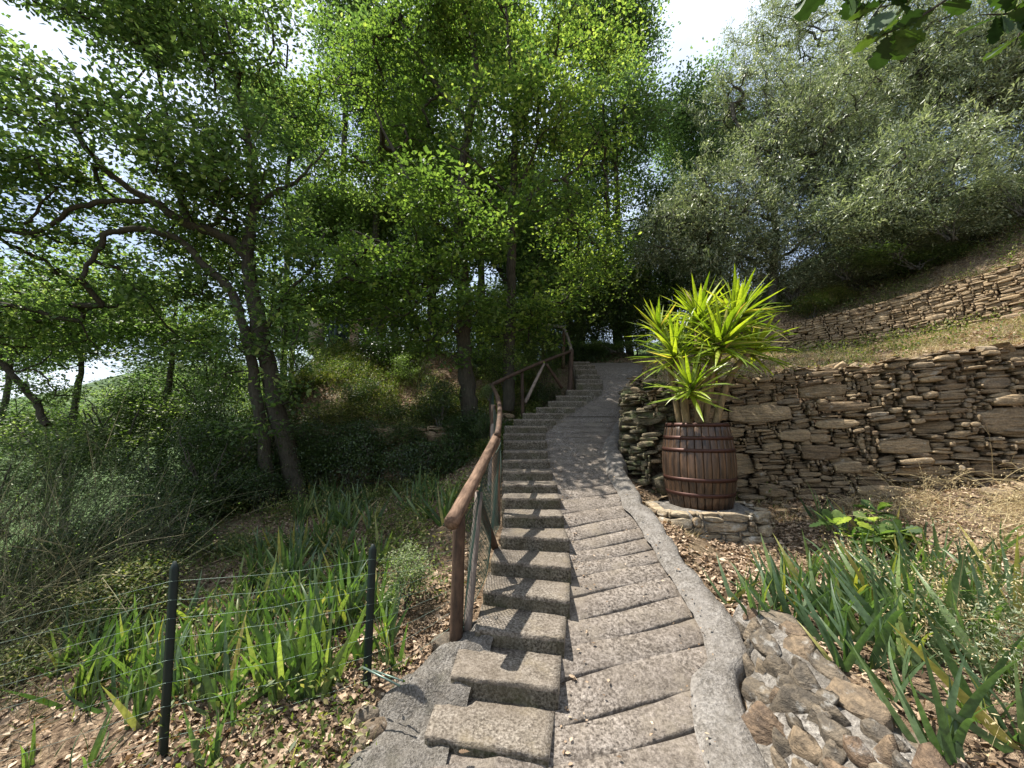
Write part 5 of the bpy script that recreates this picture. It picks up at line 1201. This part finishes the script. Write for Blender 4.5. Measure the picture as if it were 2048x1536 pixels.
sh += [('hedge shrub at the left edge behind the broom tangle', 20, 960, 6.2, (1.2, .8, .8), 'hedge', 0, 0), ('dark hedge shrub between the broom and the hollow', 400, 1000, 6.0, (.6, .5, .6), 'ever', 0, 0),
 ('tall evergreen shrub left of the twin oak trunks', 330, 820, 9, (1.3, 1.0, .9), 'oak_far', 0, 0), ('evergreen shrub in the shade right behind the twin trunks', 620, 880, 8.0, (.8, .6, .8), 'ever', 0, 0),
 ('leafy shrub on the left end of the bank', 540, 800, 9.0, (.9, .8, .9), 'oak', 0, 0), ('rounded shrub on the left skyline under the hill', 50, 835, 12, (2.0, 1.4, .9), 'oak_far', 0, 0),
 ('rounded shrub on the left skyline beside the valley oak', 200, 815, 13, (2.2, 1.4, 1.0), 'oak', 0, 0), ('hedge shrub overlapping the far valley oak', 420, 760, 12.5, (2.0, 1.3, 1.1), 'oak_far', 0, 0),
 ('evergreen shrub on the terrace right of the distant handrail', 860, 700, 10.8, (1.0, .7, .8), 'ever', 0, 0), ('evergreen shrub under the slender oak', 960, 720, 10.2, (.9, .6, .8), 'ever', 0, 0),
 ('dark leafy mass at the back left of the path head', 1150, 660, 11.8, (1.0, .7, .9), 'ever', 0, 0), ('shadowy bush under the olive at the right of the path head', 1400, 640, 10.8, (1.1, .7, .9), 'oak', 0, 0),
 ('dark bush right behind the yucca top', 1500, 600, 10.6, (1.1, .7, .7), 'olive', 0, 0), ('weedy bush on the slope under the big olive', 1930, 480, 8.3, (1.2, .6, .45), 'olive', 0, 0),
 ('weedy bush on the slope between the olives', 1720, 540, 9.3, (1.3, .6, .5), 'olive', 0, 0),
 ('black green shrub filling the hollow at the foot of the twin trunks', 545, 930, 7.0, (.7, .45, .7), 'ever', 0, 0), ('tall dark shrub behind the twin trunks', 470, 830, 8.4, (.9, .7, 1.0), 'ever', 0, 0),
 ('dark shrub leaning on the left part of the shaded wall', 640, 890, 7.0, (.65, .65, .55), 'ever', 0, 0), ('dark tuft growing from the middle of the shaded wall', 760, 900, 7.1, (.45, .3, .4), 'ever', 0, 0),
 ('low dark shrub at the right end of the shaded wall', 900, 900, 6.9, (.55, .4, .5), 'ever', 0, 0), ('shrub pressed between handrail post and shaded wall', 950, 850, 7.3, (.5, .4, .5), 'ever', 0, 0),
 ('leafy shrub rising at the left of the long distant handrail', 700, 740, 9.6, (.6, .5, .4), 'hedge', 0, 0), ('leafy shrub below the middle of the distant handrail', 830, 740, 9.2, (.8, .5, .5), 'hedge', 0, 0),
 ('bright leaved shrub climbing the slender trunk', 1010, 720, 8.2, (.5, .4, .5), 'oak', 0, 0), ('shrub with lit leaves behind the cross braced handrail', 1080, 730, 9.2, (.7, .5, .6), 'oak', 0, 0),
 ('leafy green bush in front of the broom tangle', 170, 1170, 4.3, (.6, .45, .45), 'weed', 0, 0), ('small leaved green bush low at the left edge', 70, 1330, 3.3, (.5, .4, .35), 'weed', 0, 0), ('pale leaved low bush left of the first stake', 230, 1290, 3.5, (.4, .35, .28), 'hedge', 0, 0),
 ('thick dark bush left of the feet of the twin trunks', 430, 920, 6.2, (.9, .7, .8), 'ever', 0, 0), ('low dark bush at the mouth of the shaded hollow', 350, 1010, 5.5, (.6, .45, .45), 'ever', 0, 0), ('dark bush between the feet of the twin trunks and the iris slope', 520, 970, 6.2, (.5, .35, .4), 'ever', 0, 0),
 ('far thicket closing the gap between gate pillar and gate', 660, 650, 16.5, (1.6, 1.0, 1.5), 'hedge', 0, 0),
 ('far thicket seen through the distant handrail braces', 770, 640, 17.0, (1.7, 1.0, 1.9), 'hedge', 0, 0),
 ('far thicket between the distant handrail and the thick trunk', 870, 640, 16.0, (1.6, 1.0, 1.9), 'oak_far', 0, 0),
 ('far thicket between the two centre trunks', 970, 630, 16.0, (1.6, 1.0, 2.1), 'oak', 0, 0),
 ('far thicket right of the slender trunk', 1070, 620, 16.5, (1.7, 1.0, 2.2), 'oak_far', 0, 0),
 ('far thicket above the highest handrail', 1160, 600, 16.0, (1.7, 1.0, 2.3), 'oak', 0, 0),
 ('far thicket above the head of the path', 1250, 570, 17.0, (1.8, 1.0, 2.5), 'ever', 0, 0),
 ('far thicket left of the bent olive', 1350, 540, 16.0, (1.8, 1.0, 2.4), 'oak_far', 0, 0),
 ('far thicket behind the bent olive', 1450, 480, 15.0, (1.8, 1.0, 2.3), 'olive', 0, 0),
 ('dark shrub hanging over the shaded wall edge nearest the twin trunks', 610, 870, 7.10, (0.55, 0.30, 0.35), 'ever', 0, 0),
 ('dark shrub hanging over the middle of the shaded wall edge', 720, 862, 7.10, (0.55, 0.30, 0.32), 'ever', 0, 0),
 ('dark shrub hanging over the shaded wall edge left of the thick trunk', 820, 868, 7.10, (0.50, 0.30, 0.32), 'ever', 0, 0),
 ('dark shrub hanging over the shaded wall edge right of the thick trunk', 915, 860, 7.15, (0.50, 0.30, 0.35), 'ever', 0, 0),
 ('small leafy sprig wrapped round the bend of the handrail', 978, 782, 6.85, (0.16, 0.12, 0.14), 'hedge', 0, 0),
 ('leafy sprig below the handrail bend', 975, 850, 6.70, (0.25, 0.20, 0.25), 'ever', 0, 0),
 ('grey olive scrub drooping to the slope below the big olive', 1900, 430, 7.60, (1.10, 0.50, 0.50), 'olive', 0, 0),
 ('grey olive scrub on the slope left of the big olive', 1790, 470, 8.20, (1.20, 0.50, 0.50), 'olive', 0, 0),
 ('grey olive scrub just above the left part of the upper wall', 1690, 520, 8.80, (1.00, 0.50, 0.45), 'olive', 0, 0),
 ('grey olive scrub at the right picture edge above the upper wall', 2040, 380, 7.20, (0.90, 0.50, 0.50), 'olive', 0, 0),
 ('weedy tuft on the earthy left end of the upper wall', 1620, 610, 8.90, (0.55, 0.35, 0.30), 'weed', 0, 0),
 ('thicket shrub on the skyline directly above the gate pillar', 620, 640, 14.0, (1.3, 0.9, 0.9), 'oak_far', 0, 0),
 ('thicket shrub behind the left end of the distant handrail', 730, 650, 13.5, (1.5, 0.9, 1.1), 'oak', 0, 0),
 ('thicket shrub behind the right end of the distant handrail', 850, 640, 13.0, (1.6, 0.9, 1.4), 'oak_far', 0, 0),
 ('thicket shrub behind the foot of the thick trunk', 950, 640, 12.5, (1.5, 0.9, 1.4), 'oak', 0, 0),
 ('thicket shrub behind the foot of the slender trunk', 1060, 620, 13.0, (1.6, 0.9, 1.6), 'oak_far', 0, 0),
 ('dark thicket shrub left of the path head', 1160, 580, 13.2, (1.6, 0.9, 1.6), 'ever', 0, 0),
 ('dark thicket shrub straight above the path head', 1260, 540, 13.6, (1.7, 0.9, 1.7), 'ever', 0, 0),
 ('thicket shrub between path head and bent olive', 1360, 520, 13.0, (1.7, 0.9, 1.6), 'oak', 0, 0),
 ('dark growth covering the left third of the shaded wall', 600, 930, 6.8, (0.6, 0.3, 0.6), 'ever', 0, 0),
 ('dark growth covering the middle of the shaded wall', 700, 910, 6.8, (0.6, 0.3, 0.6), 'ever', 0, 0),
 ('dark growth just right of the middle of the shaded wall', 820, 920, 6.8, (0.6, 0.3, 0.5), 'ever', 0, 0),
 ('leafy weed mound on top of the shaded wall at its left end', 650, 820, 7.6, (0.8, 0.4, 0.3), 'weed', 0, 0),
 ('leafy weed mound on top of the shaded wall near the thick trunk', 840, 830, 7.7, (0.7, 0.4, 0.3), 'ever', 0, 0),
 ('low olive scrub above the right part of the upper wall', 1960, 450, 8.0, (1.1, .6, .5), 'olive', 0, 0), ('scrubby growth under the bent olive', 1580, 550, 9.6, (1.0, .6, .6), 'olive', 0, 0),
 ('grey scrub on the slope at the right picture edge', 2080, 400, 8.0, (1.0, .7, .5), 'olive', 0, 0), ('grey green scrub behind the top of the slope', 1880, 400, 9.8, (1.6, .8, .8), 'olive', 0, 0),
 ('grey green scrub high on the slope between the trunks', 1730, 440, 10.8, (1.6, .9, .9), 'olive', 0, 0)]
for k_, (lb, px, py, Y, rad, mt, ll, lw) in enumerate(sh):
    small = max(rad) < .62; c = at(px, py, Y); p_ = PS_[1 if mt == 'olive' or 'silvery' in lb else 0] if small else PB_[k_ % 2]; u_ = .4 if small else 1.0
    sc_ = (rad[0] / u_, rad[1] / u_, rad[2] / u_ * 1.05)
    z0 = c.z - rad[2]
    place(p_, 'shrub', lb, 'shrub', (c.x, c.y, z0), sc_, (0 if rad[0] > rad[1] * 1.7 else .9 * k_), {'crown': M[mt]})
# broom bush: long pale arching stems
def stems_bush(name, label, cat, base, n, length, rad, mat, seed, out=(0, 0, 1), spread=.8, tuft=0, tmat=None, droop=.5, r0=.004):
    r = np.random.default_rng(seed); t_ = thing(name, label, cat, base); T = Tubes(); tips = []
    for q in range(n):
        d = np.array(out) + r.normal(size=3) * spread * np.array([1, .8, .6]); d /= np.linalg.norm(d); d[2] = abs(d[2]) * .9 + .08
        L = length * r.uniform(.45, 1.1); p = np.array(base) + r.normal(size=3) * [rad, rad, .05]; pts = [p]
        for s in range(6):
            d = d + np.array([0, 0, -droop * .12]) + r.normal(0, .07, 3); d /= np.linalg.norm(d); p = p + d * L / 6; pts.append(p)
            if s > 1 and r.random() < .55:
                e = d + r.normal(0, .5, 3); e /= np.linalg.norm(e); T.add([p, p + e * L * .12, p + e * L * .26 + (0, 0, -.01)], [r0 * .5, r0 * .4, r0 * .2], 3, False); tips.append(p + e * L * .26)
        T.add(pts, np.linspace(r0, r0 * .3, 7), 3, False); tips.append(pts[-1])
    V, F = T.data(); o = part('stems', V, F, mat, t_); o['kind'] = 'stuff'
    me = o.data; a = me.attributes.new('tint', 'FLOAT', 'FACE'); nf = len(me.polygons); a.data.foreach_set('value', np.repeat(r.random(nf // 6 + 1), 6)[:nf].astype(np.float32) * .97)
    if tuft:
        tips = np.array(tips); C = np.repeat(tips, tuft, 0); m_ = len(C); P = C + r.normal(size=(m_, 3)) * .03
        D = rvec(m_, r); V, F, per = leaf_cloud(P, D, rvec(m_, r), np.full(m_, .02) * r.uniform(.6, 1.4, m_), np.full(m_, .007))
        part('seed_heads', V, F, tmat, t_, np.repeat(r.random(m_), per))['kind'] = 'stuff'
    return t_
bz = lambda x, y: (x, y, gz(x, y))
stems_bush('broom_bush', 'tangled grey broom bush with long arching stems at the left edge', 'broom bush', bz(-4.7, 3.8), 620, 1.75, .45, M['broom'], 301, (.15, -.1, 1.0), .65, 3, M['hedge'], .7, .0035)
stems_bush('broom_bush', 'lower broom bush sprawling in front at the left edge', 'broom bush', bz(-4.1, 2.7), 260, 1.15, .4, M['broom'], 302, (-.2, -.1, 1.0), .75, 3, M['hedge'], .9, .0028)
stems_bush('broom_bush', 'green broom at the left edge behind the grey tangle', 'broom bush', bz(-5.6, 4.4), 300, 2.0, .5, M['hedge'], 303, (.2, 0, 1.0), .5, 3, M['hedge'], .5, .005)
stems_bush('dry_plant', 'dry straw coloured seed heads over the irises at the right', 'dry plant', bz(2.75, 2.35), 60, .55, .16, M['straw'], 304, (-.4, 0, .8), .7, 14, M['straw'], .9, .0016)
stems_bush('dry_plant', 'grey feathery plant at the right edge above the corner irises', 'dry plant', bz(2.9, 1.95), 130, .6, .2, M['broom'], 305, (-.2, .1, .8), .8, 16, M['olive'], .9, .0016)
stems_bush('dry_plant', 'pale dry brush heaped at the foot of the tall wall at right', 'dry plant', bz(4.6, 3.9), 260, .5, .5, M['straw'], 306, (0, -.2, .7), 1.0, 6, M['straw'], 1.2, .0022)
stems_bush('dry_plant', 'dry twigs hanging over the top of the tall wall at right', 'dry plant', bz(5.3, 4.45), 60, .6, .3, M['straw'], 307, (0, -.5, .4), .8, 0, None, 1.6, .003)
stems_bush('dry_plant', 'thin leafless twiggy shrub standing behind the first stake', 'dry plant', tuple(gpt(335, 1190)), 22, 1.0, .05, M['bark_grey'], 308, (0, 0, 1), .3, 3, M['hedge'], .1, .003)

# ------------------------------------------------------------------ oak seedling, overhanging branch: real lobed leaves
def lobed_leaf(mat, seed):
    r = np.random.default_rng(seed); n = 15; out_ = []
    prof = [(0, .012), (.12, .03), (.2, .13), (.27, .10), (.36, .2), (.43, .13), (.52, .27), (.6, .18), (.7, .30), (.78, .2), (.88, .2), (.95, .1), (1.0, .0)]
    Rt = [(x * (1 + r.normal(0, .06)), y) for y, x in prof]; V = [(0, y, 0.02 * math.sin(y * 3)) for y, x in prof]; m_ = len(prof)
    V += [(x, y, .05 * x / .3 + .02 * math.sin(y * 5)) for x, y in Rt] + [(-x * (1 + r.normal(0, .05)), y, .05 * x / .3 + .02 * math.sin(y * 5)) for x, y in Rt]
    F = []
    for k in range(m_ - 1): F.append((k, m_ + k, m_ + k + 1, k + 1)); F.append((k, k + 1, 2 * m_ + k + 1, 2 * m_ + k))
    return np_mesh('leaf', V, np.array(F), mat)
OL = [lobed_leaf(M['oak_lit'], s) for s in range(4)]; OD = [lobed_leaf(M['oak_shaded'], s) for s in range(4)]
def leafy(parent, pts, meshes, n, size, jit=.02, hang=.3):
    pts = [Vector(p) for p in pts]
    for k in range(n):
        f = rng.uniform(.15, 1); i = min(int(f * (len(pts) - 1)), len(pts) - 2); p = pts[i].lerp(pts[i + 1], f * (len(pts) - 1) - i)
        d = Vector((rng.normal(), rng.normal(), rng.normal() * .5 - hang)).normalized(); nrm = Vector((rng.normal() * .5, rng.normal() * .5, 1)); x = d.cross(nrm).normalized(); z = x.cross(d)
        Mx = Matrix((x, d, z)).transposed(); s_ = size * rng.uniform(.7, 1.2)
        link('leaf', meshes[int(rng.integers(4))], parent, p - parent.location, Mx.to_euler(), (s_, s_, s_))
seed_p = gpt(1745, 1110); sd = thing('oak_seedling', 'bright young oak seedling with lobed leaves among the irises', 'oak seedling', seed_p)
T = Tubes()
for k in range(9):
    a = rng.uniform(0, 6.28); L = rng.uniform(.3, .55); tip = seed_p + Vector((math.cos(a) * L * .75, math.sin(a) * L * .5, L * rng.uniform(.35, .75))); md = seed_p.lerp(tip, .5) + Vector((0, 0, .05))
    T.add([seed_p, md, tip], [.006, .004, .002], 5, False); leafy(sd, [md, tip], OL, 17, .15, hang=-.1)
T.build('stem', M['bark_grey'], sd)
bo = A(2150, -80, 1.3); br = thing('oak_branch', 'overhanging oak branch with large dark leaves at the upper right corner', 'oak branch', bo)
T = Tubes()
for pts, n in (([A(2150, -80, 1.3), A(1950, -40, 1.25), A(1800, -20, 1.2), A(1740, 40, 1.15)], 16), ([A(1950, -40, 1.25), A(1830, 40, 1.2), A(1765, 70, 1.15)], 14), ([A(2150, -60, 1.3), A(2040, 20, 1.3), A(1960, 30, 1.25)], 16),
               ([A(1800, -20, 1.2), A(1680, -30, 1.15), A(1590, 10, 1.1)], 12), ([A(2100, -60, 1.3), A(2050, 40, 1.3), A(2030, 90, 1.3)], 7), ([A(1900, -60, 1.2), A(1720, -80, 1.2), A(1620, -60, 1.2)], 10)):
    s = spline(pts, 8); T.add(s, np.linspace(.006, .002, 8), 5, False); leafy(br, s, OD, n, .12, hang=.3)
T.build('twigs', M['bark'], br)

# ------------------------------------------------------------------ gate, pillar, far handrail on the upper left terrace
gl = at(655, 695, 11); g0 = Vector((gl.x, 11, at(680, 695, 11).z))
gate = thing('gate', 'dark green slatted gate at the top of the weedy bank', 'gate', g0)
def box(name, parent, c, s, mat, rot=(0, 0, 0)):
    x, y, z = s[0] / 2, s[1] / 2, s[2] / 2; b_ = min(s) * .12; V = []; 
    for zz, ins in ((-z, b_), (-z + b_, 0), (z - b_, 0), (z, b_)):
        for sx, sy in ((-1, -1), (1, -1), (1, 1), (-1, 1)): V.append((sx * (x - ins), sy * (y - ins), zz))
    F = [(0, 3, 2, 1), (12, 13, 14, 15)]
    for k in range(3):
        for j in range(4): F.append((k * 4 + j, k * 4 + (j + 1) % 4, (k + 1) * 4 + (j + 1) % 4, (k + 1) * 4 + j))
    return link(name, np_mesh(name, V, np.array(F), mat), parent, Vector(c) - (parent.location if parent else Vector((0, 0, 0))), rot)
for px in (661, 671, 683, 693): 
    a = at(px, 698, 11); b_ = at(px, 641 + (px - 661) * .1, 11); box('slat', gate, (a + b_) / 2, (.1, .03, (b_ - a).length), M['gate'])
for py in (655, 685): a = at(654, py, 11.03); b_ = at(699, py, 11.03); box('crossbar', gate, (a + b_) / 2, (.66, .035, .07), M['gate'])
a = at(663, 690, 10.97); b_ = at(692, 655, 10.97); T = Tubes(); T.add([a, b_], .025, 5); T.build('diagonal_bar', M['gate'], gate)
pil = at(633, 700, 11.2); pt = at(633, 634, 11.2); pillar = thing('gate_pillar', 'pale plastered gate pillar with a flat cap left of the gate', 'pillar', pil)
box('shaft', pillar, (pil + pt) / 2, (.3, .3, (pt - pil).length + .3), M['pillar']); box('cap', pillar, pt + Vector((0, 0, .03)), (.4, .4, .07), M['pillar'])
a = at(708, 700, 10.9); b_ = at(708, 643, 10.9); pp = thing('gate_post', 'pinkish pointed board post beside the gate', 'post', a)
hgt = (b_ - a).length; V = []
for y in (-.03, .03):
    V += [(-.13, y, -.1), (.13, y, -.1), (.13, y, hgt * .86), (0, y, hgt), (-.13, y, hgt * .86)]
link('board', np_mesh('board', V, [np.array([[0, 1, 2, 3, 4], [9, 8, 7, 6, 5]]), np.array([[j, (j + 1) % 5 + 0, (j + 1) % 5 + 5, j + 5] for j in range(5)])], M['pink']), pp)
box('latch', pp, at(711, 666, 10.85), (.03, .03, .06), M['gate']); box('latch', pp, at(712, 673, 10.85), (.03, .03, .03), M['gate'])
rail4 = thing('wooden_handrail', 'distant log handrail with cross braces running right from the gate', 'handrail', at(745, 695, 11))
pA, pB_, pC_ = at(672, 646, 11), at(760, 636, 11), at(835, 629, 11.2)
log(rail4, 'rail', pA, pB_, .035, .035, M['rail_dark']); log(rail4, 'rail', pB_, pC_, .035, .035, M['rail_dark'])
log(rail4, 'post', at(742, 697, 11), at(744, 637, 11), .04, .035, M['rail_dark'])
log(rail4, 'brace', at(740, 695, 11), at(722, 655, 11), .035, .03, M['rail_grey']); log(rail4, 'brace', at(747, 695, 11), at(772, 640, 11), .03, .03, M['rail_dark'])
log(rail4, 'post', at(832, 700, 11.2), at(832, 629, 11.2), .04, .035, M['rail_dark'])

# ------------------------------------------------------------------ litter, grass, weeds
def scatter_ok(x, y):
    return ~((x > stair_l(y) - .02 - .28 * (y < 3.1)) & (x < np.where(y < 3, np.maximum(ramp_r(y) + .25, 1.8), ramp_r(y) + .2)) & (y < 10.9))
def litter(name, boxes, seed, size=.042, mat='dry', lift=.012):
    r = np.random.default_rng(seed); X = []; Y = []
    for (x0, x1, y0, y1, n) in boxes: X.append(r.uniform(x0, x1, n)); Y.append(r.uniform(y0, y1, n))
    X, Y = np.concatenate(X), np.concatenate(Y); k = scatter_ok(X, Y) & (fbm(np.stack([X * 2.6, Y * 2.6, X * 0], -1), seed + 5, 3) + r.uniform(-.1, .1, len(X)) > .37); X, Y = X[k], Y[k]; n = len(X)
    Z = ground_h(X, Y) + r.uniform(0, lift * 2, n) + .004
    P = np.stack([X, Y, Z], -1); D = r.normal(size=(n, 3)) * [1, 1, .3]; D /= np.linalg.norm(D, axis=1, keepdims=True)
    N = r.normal(size=(n, 3)) * .45 + [0, 0, 1]; L = size * r.uniform(.3, 1.0, n) ** 1.3 * 1.6
    V, F, per = leaf_cloud(P, D, N, L, L * r.uniform(.35, .8, n), 'quad'); 
    o = part(name, V, F, M[mat], None, np.repeat(r.random(n) * .99, per)); o['kind'] = 'stuff'; return n * per
TOT += litter('leaf_litter', [(-4.5, -.3, 1.4, 7.3, 26000), (-2.2, -.4, 1.4, 3.2, 9000), (1.5, 6, 1.2, 5.2, 22000), (1.5, 3.4, 3, 4.9, 6000), (-5, .5, 7.5, 10.8, 22000), (2, 9, 4.6, 9.5, 20000), (6.3, 12, 5, 11, 16000)], 401)
T = Tubes(); _r = np.random.default_rng(55)
for (x0, x1, y0, y1, n) in [(-4, -.5, 1.5, 6, 260), (1.8, 6, 1.3, 5, 260), (2.5, 9, 5, 8.5, 160), (-4.5, .3, 7.6, 10.5, 160)]:
    for _ in range(n):
        x, y = _r.uniform(x0, x1), _r.uniform(y0, y1)
        if not bool(scatter_ok(np.array([x]), np.array([y]))[0]): continue
        a = _r.uniform(0, 6.28); L = _r.uniform(.06, .3); z = gz(x, y) + .015; z2 = gz(x + math.cos(a) * L, y + math.sin(a) * L) + _r.uniform(.01, .05)
        T.add([(x, y, z), (x + math.cos(a + .2) * L * .5, y + math.sin(a + .2) * L * .5, (z + z2) / 2 + .01), (x + math.cos(a) * L, y + math.sin(a) * L, z2)], [.003, .0025, .001], 3, False)
T.build('fallen_twigs', M['bark_grey'], None)['kind'] = 'stuff'
_n = 420; _y = _r.uniform(1.7, 8.5, _n); _side = _r.random(_n); _L, _R = ramp_l(_y), ramp_r(_y)
_x = np.where(_side < .45, _L + np.abs(_r.normal(0, .06, _n)) + .02, np.where(_side < .7, _R - np.abs(_r.normal(0, .08, _n)), _r.uniform(_L, _R)))
_P = np.stack([_x, _y, ramp_z(_y + slant(_x, _y)) + .006 + .02 * (_side > .45) * (_side < .7)], -1); _D = _r.normal(size=(_n, 3)) * [1, 1, .15]; _D /= np.linalg.norm(_D, axis=1, keepdims=True)
_Ls = _r.uniform(.008, .034, _n); V, F, per = leaf_cloud(_P, _D, _r.normal(size=(_n, 3)) * .3 + [0, 0, 1], _Ls, _Ls * .6); part('leaf_crumbs', V, F, M['dry'], None, np.repeat(_r.random(_n) * .8, per))['kind'] = 'stuff'
def blades(name, boxes, seed, h, wd, mat, lean=.5, gate=None):
    r = np.random.default_rng(seed); X = []; Y = []
    for (x0, x1, y0, y1, n) in boxes:
        cx, cy = r.uniform(x0, x1, n // 9), r.uniform(y0, y1, n // 9); X.append(np.repeat(cx, 9) + r.normal(0, .035, len(cx) * 9)); Y.append(np.repeat(cy, 9) + r.normal(0, .035, len(cx) * 9))
    X, Y = np.concatenate(X), np.concatenate(Y); k = scatter_ok(X, Y)
    if gate is not None: k &= fbm(np.stack([X * 1.6, Y * 1.6, X * 0], -1), seed, 2) > gate
    X, Y = X[k], Y[k]; n = len(X); P = np.stack([X, Y, ground_h(X, Y) - .005], -1)
    D = np.stack([r.normal(0, lean, n), r.normal(0, lean, n), np.ones(n)], -1); D /= np.linalg.norm(D, axis=1, keepdims=True)
    L = (h * r.uniform(.4, 1.2, n))[:, None]; S = np.cross(D, r.normal(size=(n, 3))); S /= np.linalg.norm(S, axis=1, keepdims=True); W = wd * r.uniform(.6, 1.2, n)[:, None]
    B = D + np.stack([r.normal(0, .35, n), r.normal(0, .35, n), -.25 * np.ones(n)], -1)
    V = np.stack([P - S * W, P + S * W, P + D * L * .6 - S * W * .7, P + D * L * .6 + S * W * .7, P + D * L * .6 + B * L * .4], 1).reshape(-1, 3)
    i = np.arange(n)[:, None] * 5; F = np.concatenate([i + [0, 1, 3], i + [0, 3, 2], i + [2, 3, 4]], 1).reshape(-1, 3)
    o = part(name, V, F, M[mat], None, np.repeat(r.random(n) * .99, 3)); o['kind'] = 'stuff'; return n * 3
TOT += blades('grass', [(2.5, 9, 4.7, 9, 11000), (-5, .5, 7.5, 10.8, 22000), (6.3, 12, 5, 11, 8000), (-4.5, -.4, 1.5, 7, 5000)], 402, .13, .0022, 'grass', .45, .48)
TOT += blades('dry_grass', [(3.2, 6.5, 3.0, 4.7, 14000), (2.5, 9, 4.7, 9, 30000), (6.3, 12, 5, 11, 14000), (1.7, 3.5, 2.6, 4.8, 2500)], 403, .14, .0018, 'straw', .9, .45)
def weeds(name, boxes, seed, hgt, ll, lw, mat, gate):
    r = np.random.default_rng(seed); X = []; Y = []
    for (x0, x1, y0, y1, n) in boxes:
        m_ = n // 14; cx, cy = r.uniform(x0, x1, m_), r.uniform(y0, y1, m_); X.append(np.repeat(cx, 14) + r.normal(0, .05, m_ * 14)); Y.append(np.repeat(cy, 14) + r.normal(0, .05, m_ * 14))
    X, Y = np.concatenate(X), np.concatenate(Y); k = scatter_ok(X, Y) & (fbm(np.stack([X * 1.3, Y * 1.3, X * 0], -1), seed, 2) > gate); X, Y = X[k], Y[k]; n = len(X)
    P = np.stack([X, Y, ground_h(X, Y) + r.random(n) ** 1.5 * hgt], -1); D = r.normal(size=(n, 3)) + [0, 0, .2]; D /= np.linalg.norm(D, axis=1, keepdims=True)
    V, F, per = leaf_cloud(P, D, r.normal(size=(n, 3)) * .5 + [0, 0, 1], ll * r.uniform(.5, 1.3, n), lw * r.uniform(.6, 1.2, n))
    o = part(name, V, F, M[mat], None, np.repeat(r.random(n) * .99, per)); o['kind'] = 'stuff'; return n * per
TOT += weeds('ground_cover', [(-5.5, .6, 7.4, 10.9, 120000), (-5, -.4, 4.5, 7.2, 26000), (6.4, 12, 6, 12, 30000), (2.2, 8, 5, 11, 5000), (-.9, .6, 6, 8, 16000), (-4.5, -.5, 1.8, 4.5, 9000)], 404, .28, .045, .022, 'weed', .42)
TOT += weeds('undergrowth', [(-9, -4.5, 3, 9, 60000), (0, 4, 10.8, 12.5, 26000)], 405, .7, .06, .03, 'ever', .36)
open('/tmp/tris.txt','w').write(str(sum(len(m.polygons) for m in bpy.data.meshes))) if False else None
for k, (lb, px, py) in enumerate((('curled brown leaf on the ramp by the second step', 1155, 1365), ('brown leaf lying on the lowest step tread', 940, 1503))):
    a, b_ = ray(px, py); 
    if k == 0: Y = next(y for y in np.arange(1.5, 4, .005) if EYE + b_ * y < ramp_z(y)); z = ramp_z(Y) + .008
    else: z = SZ[0] + .006; Y = (z - EYE) / b_
    o = link('dry_leaf', lobed_leaf(M['dry'], 90 + k), None, (a * Y, Y, z), (.25, .2, 1 + k), (.075, .06, .075)); tag(o, lb, 'leaf')
for nm, lb, cat in (('leaf_litter', 'dry fallen oak leaves scattered over the slopes and beds', 'leaf litter'), ('grass', 'thin green grass tufts on the bank and the right hand terraces', 'grass'),
                    ('dry_grass', 'straw coloured dry grass on the right hand terraces', 'dry grass'), ('ground_cover', 'small leaved weeds creeping over the bank and slopes', 'weeds'),
                    ('undergrowth', 'dark leafy undergrowth down the left slope and behind the path head', 'undergrowth'), ('fallen_twigs', 'thin fallen twigs lying among the dead leaves', 'twigs'),
                    ('leaf_crumbs', 'crumbs of dry leaf along the edges of the ramp', 'leaf crumbs'), ('rubble', 'loose small slabs on top and at the foot of the tall wall', 'rubble')):
    o = bpy.data.objects.get(nm)
    if o and o.parent is None: tag(o, lb, cat)
